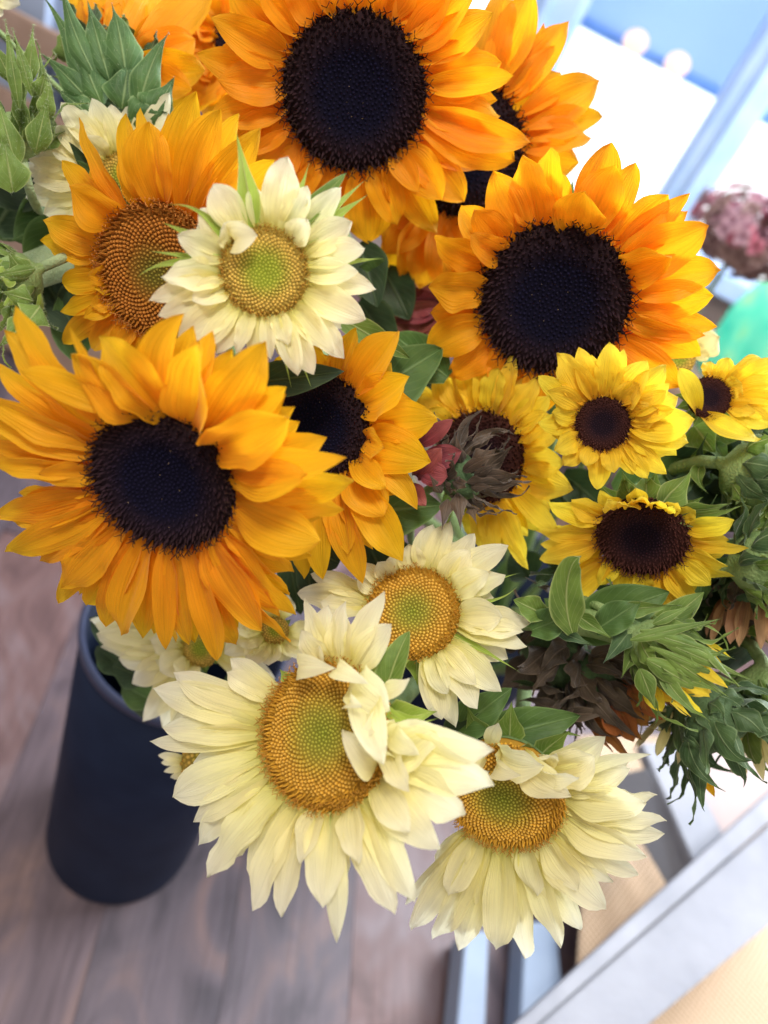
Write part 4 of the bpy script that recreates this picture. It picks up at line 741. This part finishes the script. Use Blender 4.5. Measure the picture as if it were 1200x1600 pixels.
# ------------------------------------------------------------ white rack, lower right
def slab(name, quad, th, m, parent, org, bev=.002):
    """a board whose top face is the given four points (picture x, y and height above the floor)"""
    import bmesh
    P = [at_z(*q) for q in quad]; nn = nrm(np.cross(P[1] - P[0], P[3] - P[0])); 
    if nn[2] < 0: nn = -nn; P = P[::-1]
    bm = bmesh.new(); top = [bm.verts.new(p - org) for p in P]; bot = [bm.verts.new(p - nn * th - org) for p in P]
    bm.faces.new(top); bm.faces.new(bot[::-1])
    for i in range(4): bm.faces.new([top[i], bot[i], bot[(i + 1) % 4], top[(i + 1) % 4]])
    bmesh.ops.recalc_face_normals(bm, faces=bm.faces[:])
    if bev: bmesh.ops.bevel(bm, geom=bm.edges[:], offset=bev, segments=2, affect='EDGES')
    me = bpy.data.meshes.new(name); bm.to_mesh(me); bm.free(); me.materials.append(m)
    o = bpy.data.objects.new(name, me); COL.objects.link(o); o.parent = parent; return o
wood_w = noise_mat('shaded_white_wood', (.20, .21, .25), (.29, .30, .345), 9, .6, .35, 60, (1, 1, 1))  # white paint kept dark and bluish: the rails' shade is in the colour
footm = noise_mat('shade_lifted_white', (.26, .34, .48), (.36, .44, .58), 9, .6)  # rack white made lighter and bluer to offset shade on the foot rails
rorg = at_z(900, 1560, .0)
rk = thing('rack', 'white painted wooden rack with diagonal rails at the lower right', 'rack', rorg)
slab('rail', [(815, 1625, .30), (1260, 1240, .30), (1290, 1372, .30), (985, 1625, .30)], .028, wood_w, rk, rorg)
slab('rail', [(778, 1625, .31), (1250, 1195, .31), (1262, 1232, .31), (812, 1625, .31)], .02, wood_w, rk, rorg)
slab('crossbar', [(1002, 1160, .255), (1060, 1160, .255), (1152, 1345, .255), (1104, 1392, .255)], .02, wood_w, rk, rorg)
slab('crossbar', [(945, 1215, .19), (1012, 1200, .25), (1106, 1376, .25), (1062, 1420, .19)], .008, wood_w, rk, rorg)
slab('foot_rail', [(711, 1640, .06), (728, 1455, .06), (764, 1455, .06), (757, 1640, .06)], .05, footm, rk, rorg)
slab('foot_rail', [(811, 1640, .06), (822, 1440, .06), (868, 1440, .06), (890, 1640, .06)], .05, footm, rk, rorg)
# burlap cloth
bmt, bnt2, bb2, bo2 = mat('burlap'); L = bnt2.links.new
tc = N(bnt2, 'ShaderNodeTexCoord'); mp = N(bnt2, 'ShaderNodeMapping'); mp.inputs['Rotation'].default_value = (0, 0, .5); L(tc.outputs['Object'], mp.inputs[0])
wv = [N(bnt2, 'ShaderNodeTexWave', bands_direction=d) for d in ('X', 'Y')]
for q in wv: q.inputs['Scale'].default_value = 45; q.inputs['Distortion'].default_value = 1.5; q.inputs['Detail'].default_value = 2; L(mp.outputs[0], q.inputs[0])
mxw = N(bnt2, 'ShaderNodeMath', operation='ADD'); L(wv[0].outputs['Fac'], mxw.inputs[0]); L(wv[1].outputs['Fac'], mxw.inputs[1])
rp = ramp(bnt2, [(.2, (.40, .27, .175)), (.9, (.72, .56, .40))]); hm = N(bnt2, 'ShaderNodeMath', operation='MULTIPLY'); hm.inputs[1].default_value = .5; L(mxw.outputs[0], hm.inputs[0]); L(hm.outputs[0], rp.inputs[0]); L(rp.outputs[0], bb2.inputs['Base Color'])
bb2.inputs['Roughness'].default_value = .9; bp = N(bnt2, 'ShaderNodeBump'); bp.inputs['Distance'].default_value = .002; L(hm.outputs[0], bp.inputs['Height']); L(bp.outputs[0], bb2.inputs['Normal'])
c0 = at_z(866, 1450, .10); c1 = at_z(905, 1680, .10); c2 = at_z(1500, 1680, .10); c3 = at_z(1300, 1150, .10); c3b = at_z(900, 1150, .1)
V = []; F = []; nn_ = 44
for i in range(nn_ + 1):
    for j in range(nn_ + 1):
        u = i / nn_; v = j / nn_; p = (c3b * (1 - u) + c3 * u) * (1 - v) + (c1 * (1 - u) + c2 * u) * v
        V.append(p + np.array([0, 0, .006 * math.sin(u * 9 + v * 4) + .005 * math.sin(v * 14 - u * 5) + .002 * math.sin(u * 30)]))
for i in range(nn_):
    for j in range(nn_): F.append([i * (nn_ + 1) + j, i * (nn_ + 1) + j + 1, (i + 1) * (nn_ + 1) + j + 1, (i + 1) * (nn_ + 1) + j])
o = mesh('burlap_cloth', V, F, bmt, None, True, origin=c1)
sd = o.modifiers.new('thickness', 'SOLIDIFY'); sd.thickness = .0015
tag(o, 'warm beige burlap cloth spread under the white rack rails', 'cloth')
# pale box panel under the dark green bud
bxo = at_z(1150, 1200, .10); bx = thing('white_board', 'pale pinkish white board behind the rack, below the dark green bud', 'board', bxo)
slab('panel', [(1055, 1130, .17), (1290, 1100, .17), (1290, 1200, .17), (1132, 1340, .17)], .012, noise_mat('pinkish_white', (.33, .26, .25), (.41, .33, .32), 5, .6), bx, bxo)

# ------------------------------------------------------------ blurred things by the window and behind
fo = at_y(1168, 365, 1.5)
hy = thing('hydrangea', 'blurred mauve and pink dried hydrangea head in front of the window', 'flower', fo)
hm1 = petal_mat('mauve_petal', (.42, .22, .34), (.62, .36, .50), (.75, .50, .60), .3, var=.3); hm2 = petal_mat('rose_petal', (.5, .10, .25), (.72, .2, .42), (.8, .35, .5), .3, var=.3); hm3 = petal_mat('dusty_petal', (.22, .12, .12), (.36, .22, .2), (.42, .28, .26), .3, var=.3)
rr = np.random.RandomState(5); VV = {0: [], 1: [], 2: []}; FF = {0: [], 1: [], 2: []}; UU = {0: [], 1: [], 2: []}; nb_ = {0: 0, 1: 0, 2: 0}
for k in range(230):
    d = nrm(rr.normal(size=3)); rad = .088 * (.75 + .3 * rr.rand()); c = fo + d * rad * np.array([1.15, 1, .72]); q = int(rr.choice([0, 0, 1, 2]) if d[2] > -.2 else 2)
    s1 = nrm(np.cross(d, rr.normal(size=3))); s2 = np.cross(d, s1)
    for m_ in range(4):
        a = m_ * math.pi / 2; e = math.cos(a) * s1 + math.sin(a) * s2
        V, F, uv = blade(c, c + e * .017 + d * .004, d, .017, 'leaf', .1, nl=4, nw=2, seed=k * 5 + m_)
        VV[q].append(V); UU[q].append(uv); FF[q] += [[i + nb_[q] for i in f] for f in F]; nb_[q] += len(V)
for q, m_ in ((0, hm1), (1, hm2), (2, hm3)):
    o = mesh('florets', np.concatenate(VV[q]), FF[q], m_, hy, True, np.concatenate(UU[q]), origin=fo); o['kind'] = 'stuff'
tube(bez(fo, fo - np.array([0, 0, .1]), fo - np.array([-.02, 0, .25]), fo - np.array([-.03, 0, .6]), 8), [.005] * 8, 'stem', MAT['stem'], hy, fo)
# green glass vase in front of the window
vm, vnt, vb, vo = mat('green_glass'); vb.inputs['Base Color'].default_value = (.22, .85, .66, 1); vb.inputs['Roughness'].default_value = .12; tv = N(vnt, 'ShaderNodeBsdfTranslucent'); tv.inputs[0].default_value = (.35, .95, .80, 1); mv_ = N(vnt, 'ShaderNodeMixShader'); mv_.inputs[0].default_value = .6; vnt.links.new(vb.outputs[0], mv_.inputs[1]); vnt.links.new(tv.outputs[0], mv_.inputs[2]); vnt.links.new(mv_.outputs[0], vo.inputs[0]); vb.inputs['Transmission Weight'].default_value = .1; vb.inputs['IOR'].default_value = 1.2
go = at_y(1172, 545, 1.7)
vs = thing('glass_vase', 'blurred turquoise green glass vase under the hydrangea at the right edge', 'vase', go)
V = []; F = []; na = 40; pr = [(.02, -.06), (.055, -.06), (.062, -.02), (.066, .04), (.056, .09), (.040, .125), (.043, .15), (.040, .15), (.037, .125), (.052, .09), (.061, .04), (.057, -.02), (.02, -.052)]; pr = [(a_ * 1.3, b_ * 1.3) for a_, b_ in pr]
for r_, z_ in pr:
    for j in range(na): a = 2 * math.pi * j / na; V.append((go[0] + r_ * math.cos(a), go[1] + r_ * math.sin(a), go[2] + z_))
for i in range(len(pr) - 1):
    for j in range(na): F.append([i * na + j, i * na + (j + 1) % na, (i + 1) * na + (j + 1) % na, (i + 1) * na + j])
vtc = N(vnt, 'ShaderNodeTexCoord'); vno = N(vnt, 'ShaderNodeTexNoise'); vno.inputs['Scale'].default_value = 14; vnt.links.new(vtc.outputs['Object'], vno.inputs[0]); vrp = ramp(vnt, [(.35, (.25, .85, .75)), (.52, (.45, .95, .82)), (.68, (.80, .97, .70))]); vnt.links.new(vno.outputs[0], vrp.inputs[0]); vnt.links.new(vrp.outputs[0], vb.inputs['Base Color']); vnt.links.new(vrp.outputs[0], tv.inputs[0])
mesh('body', V, F, vm, vs, True, origin=go)
# table it stands on
tw = noise_mat('brown_crate_wood', (.30, .20, .15), (.42, .30, .24), 12, .7, .3, 80, (1, 8, 1))
to = go + np.array([0, 0, -.082]); tb = thing('table', 'brown wooden side table by the window carrying the vase', 'table', [to[0], to[1], 0])
torg = np.array([to[0], to[1], 0]); box('tabletop', (to[0] - .17, to[1] - .15, to[2] - .03), (to[0] + .5, to[1] + .25, to[2]), tw, tb, .004, torg)
for sx in (-.14, .46):
    for sy in (-.12, .21): box('leg', (to[0] + sx - .02, to[1] + sy - .02, 0), (to[0] + sx + .02, to[1] + sy + .02, to[2] - .031), tw, tb, .003, torg)
# crate, cloth and box at the far top left
co = np.array([-.95, 1.2, 0.0])
cr = thing('wooden_crate', 'blurred brown slatted wooden crate standing on the floor in the top left corner', 'crate', co)
for z0, z1 in ((.02, .14), (.16, .28), (.30, .54), (.615, .665)):
    box('slat', (-1.35, 1.2, z0), (-.60, 1.215, z1), tw, cr, .003, co); box('slat', (-1.35, 1.55, z0), (-.60, 1.565, z1), tw, cr, .003, co)
for x in (-1.349, -.631):
    for y in (1.216, 1.52): box('post', (x, y, 0), (x + .03, y + .029, .67), tw, cr, .003, co)
c_ = np.array([-1.07, 1.4, .02]); o = box('folded_cloth', (-1.30, 1.25, .02), (-.835, 1.50, .80), noise_mat('light_blue_cloth', (.30, .38, .55), (.42, .50, .66), 6, .9, .4, 20), None, .03, c_); tag(o, 'pale blue folded cloth standing inside the blurred wooden crate', 'cloth')
c_ = np.array([-.75, 1.4, .02]); o = box('storage_box', (-.83, 1.25, .02), (-.66, 1.50, .66), noise_mat('navy_board', (.010, .014, .06), (.02, .025, .09), 6, .6), None, .006, c_); tag(o, 'dark navy box beside the blue cloth in the wooden crate', 'box')
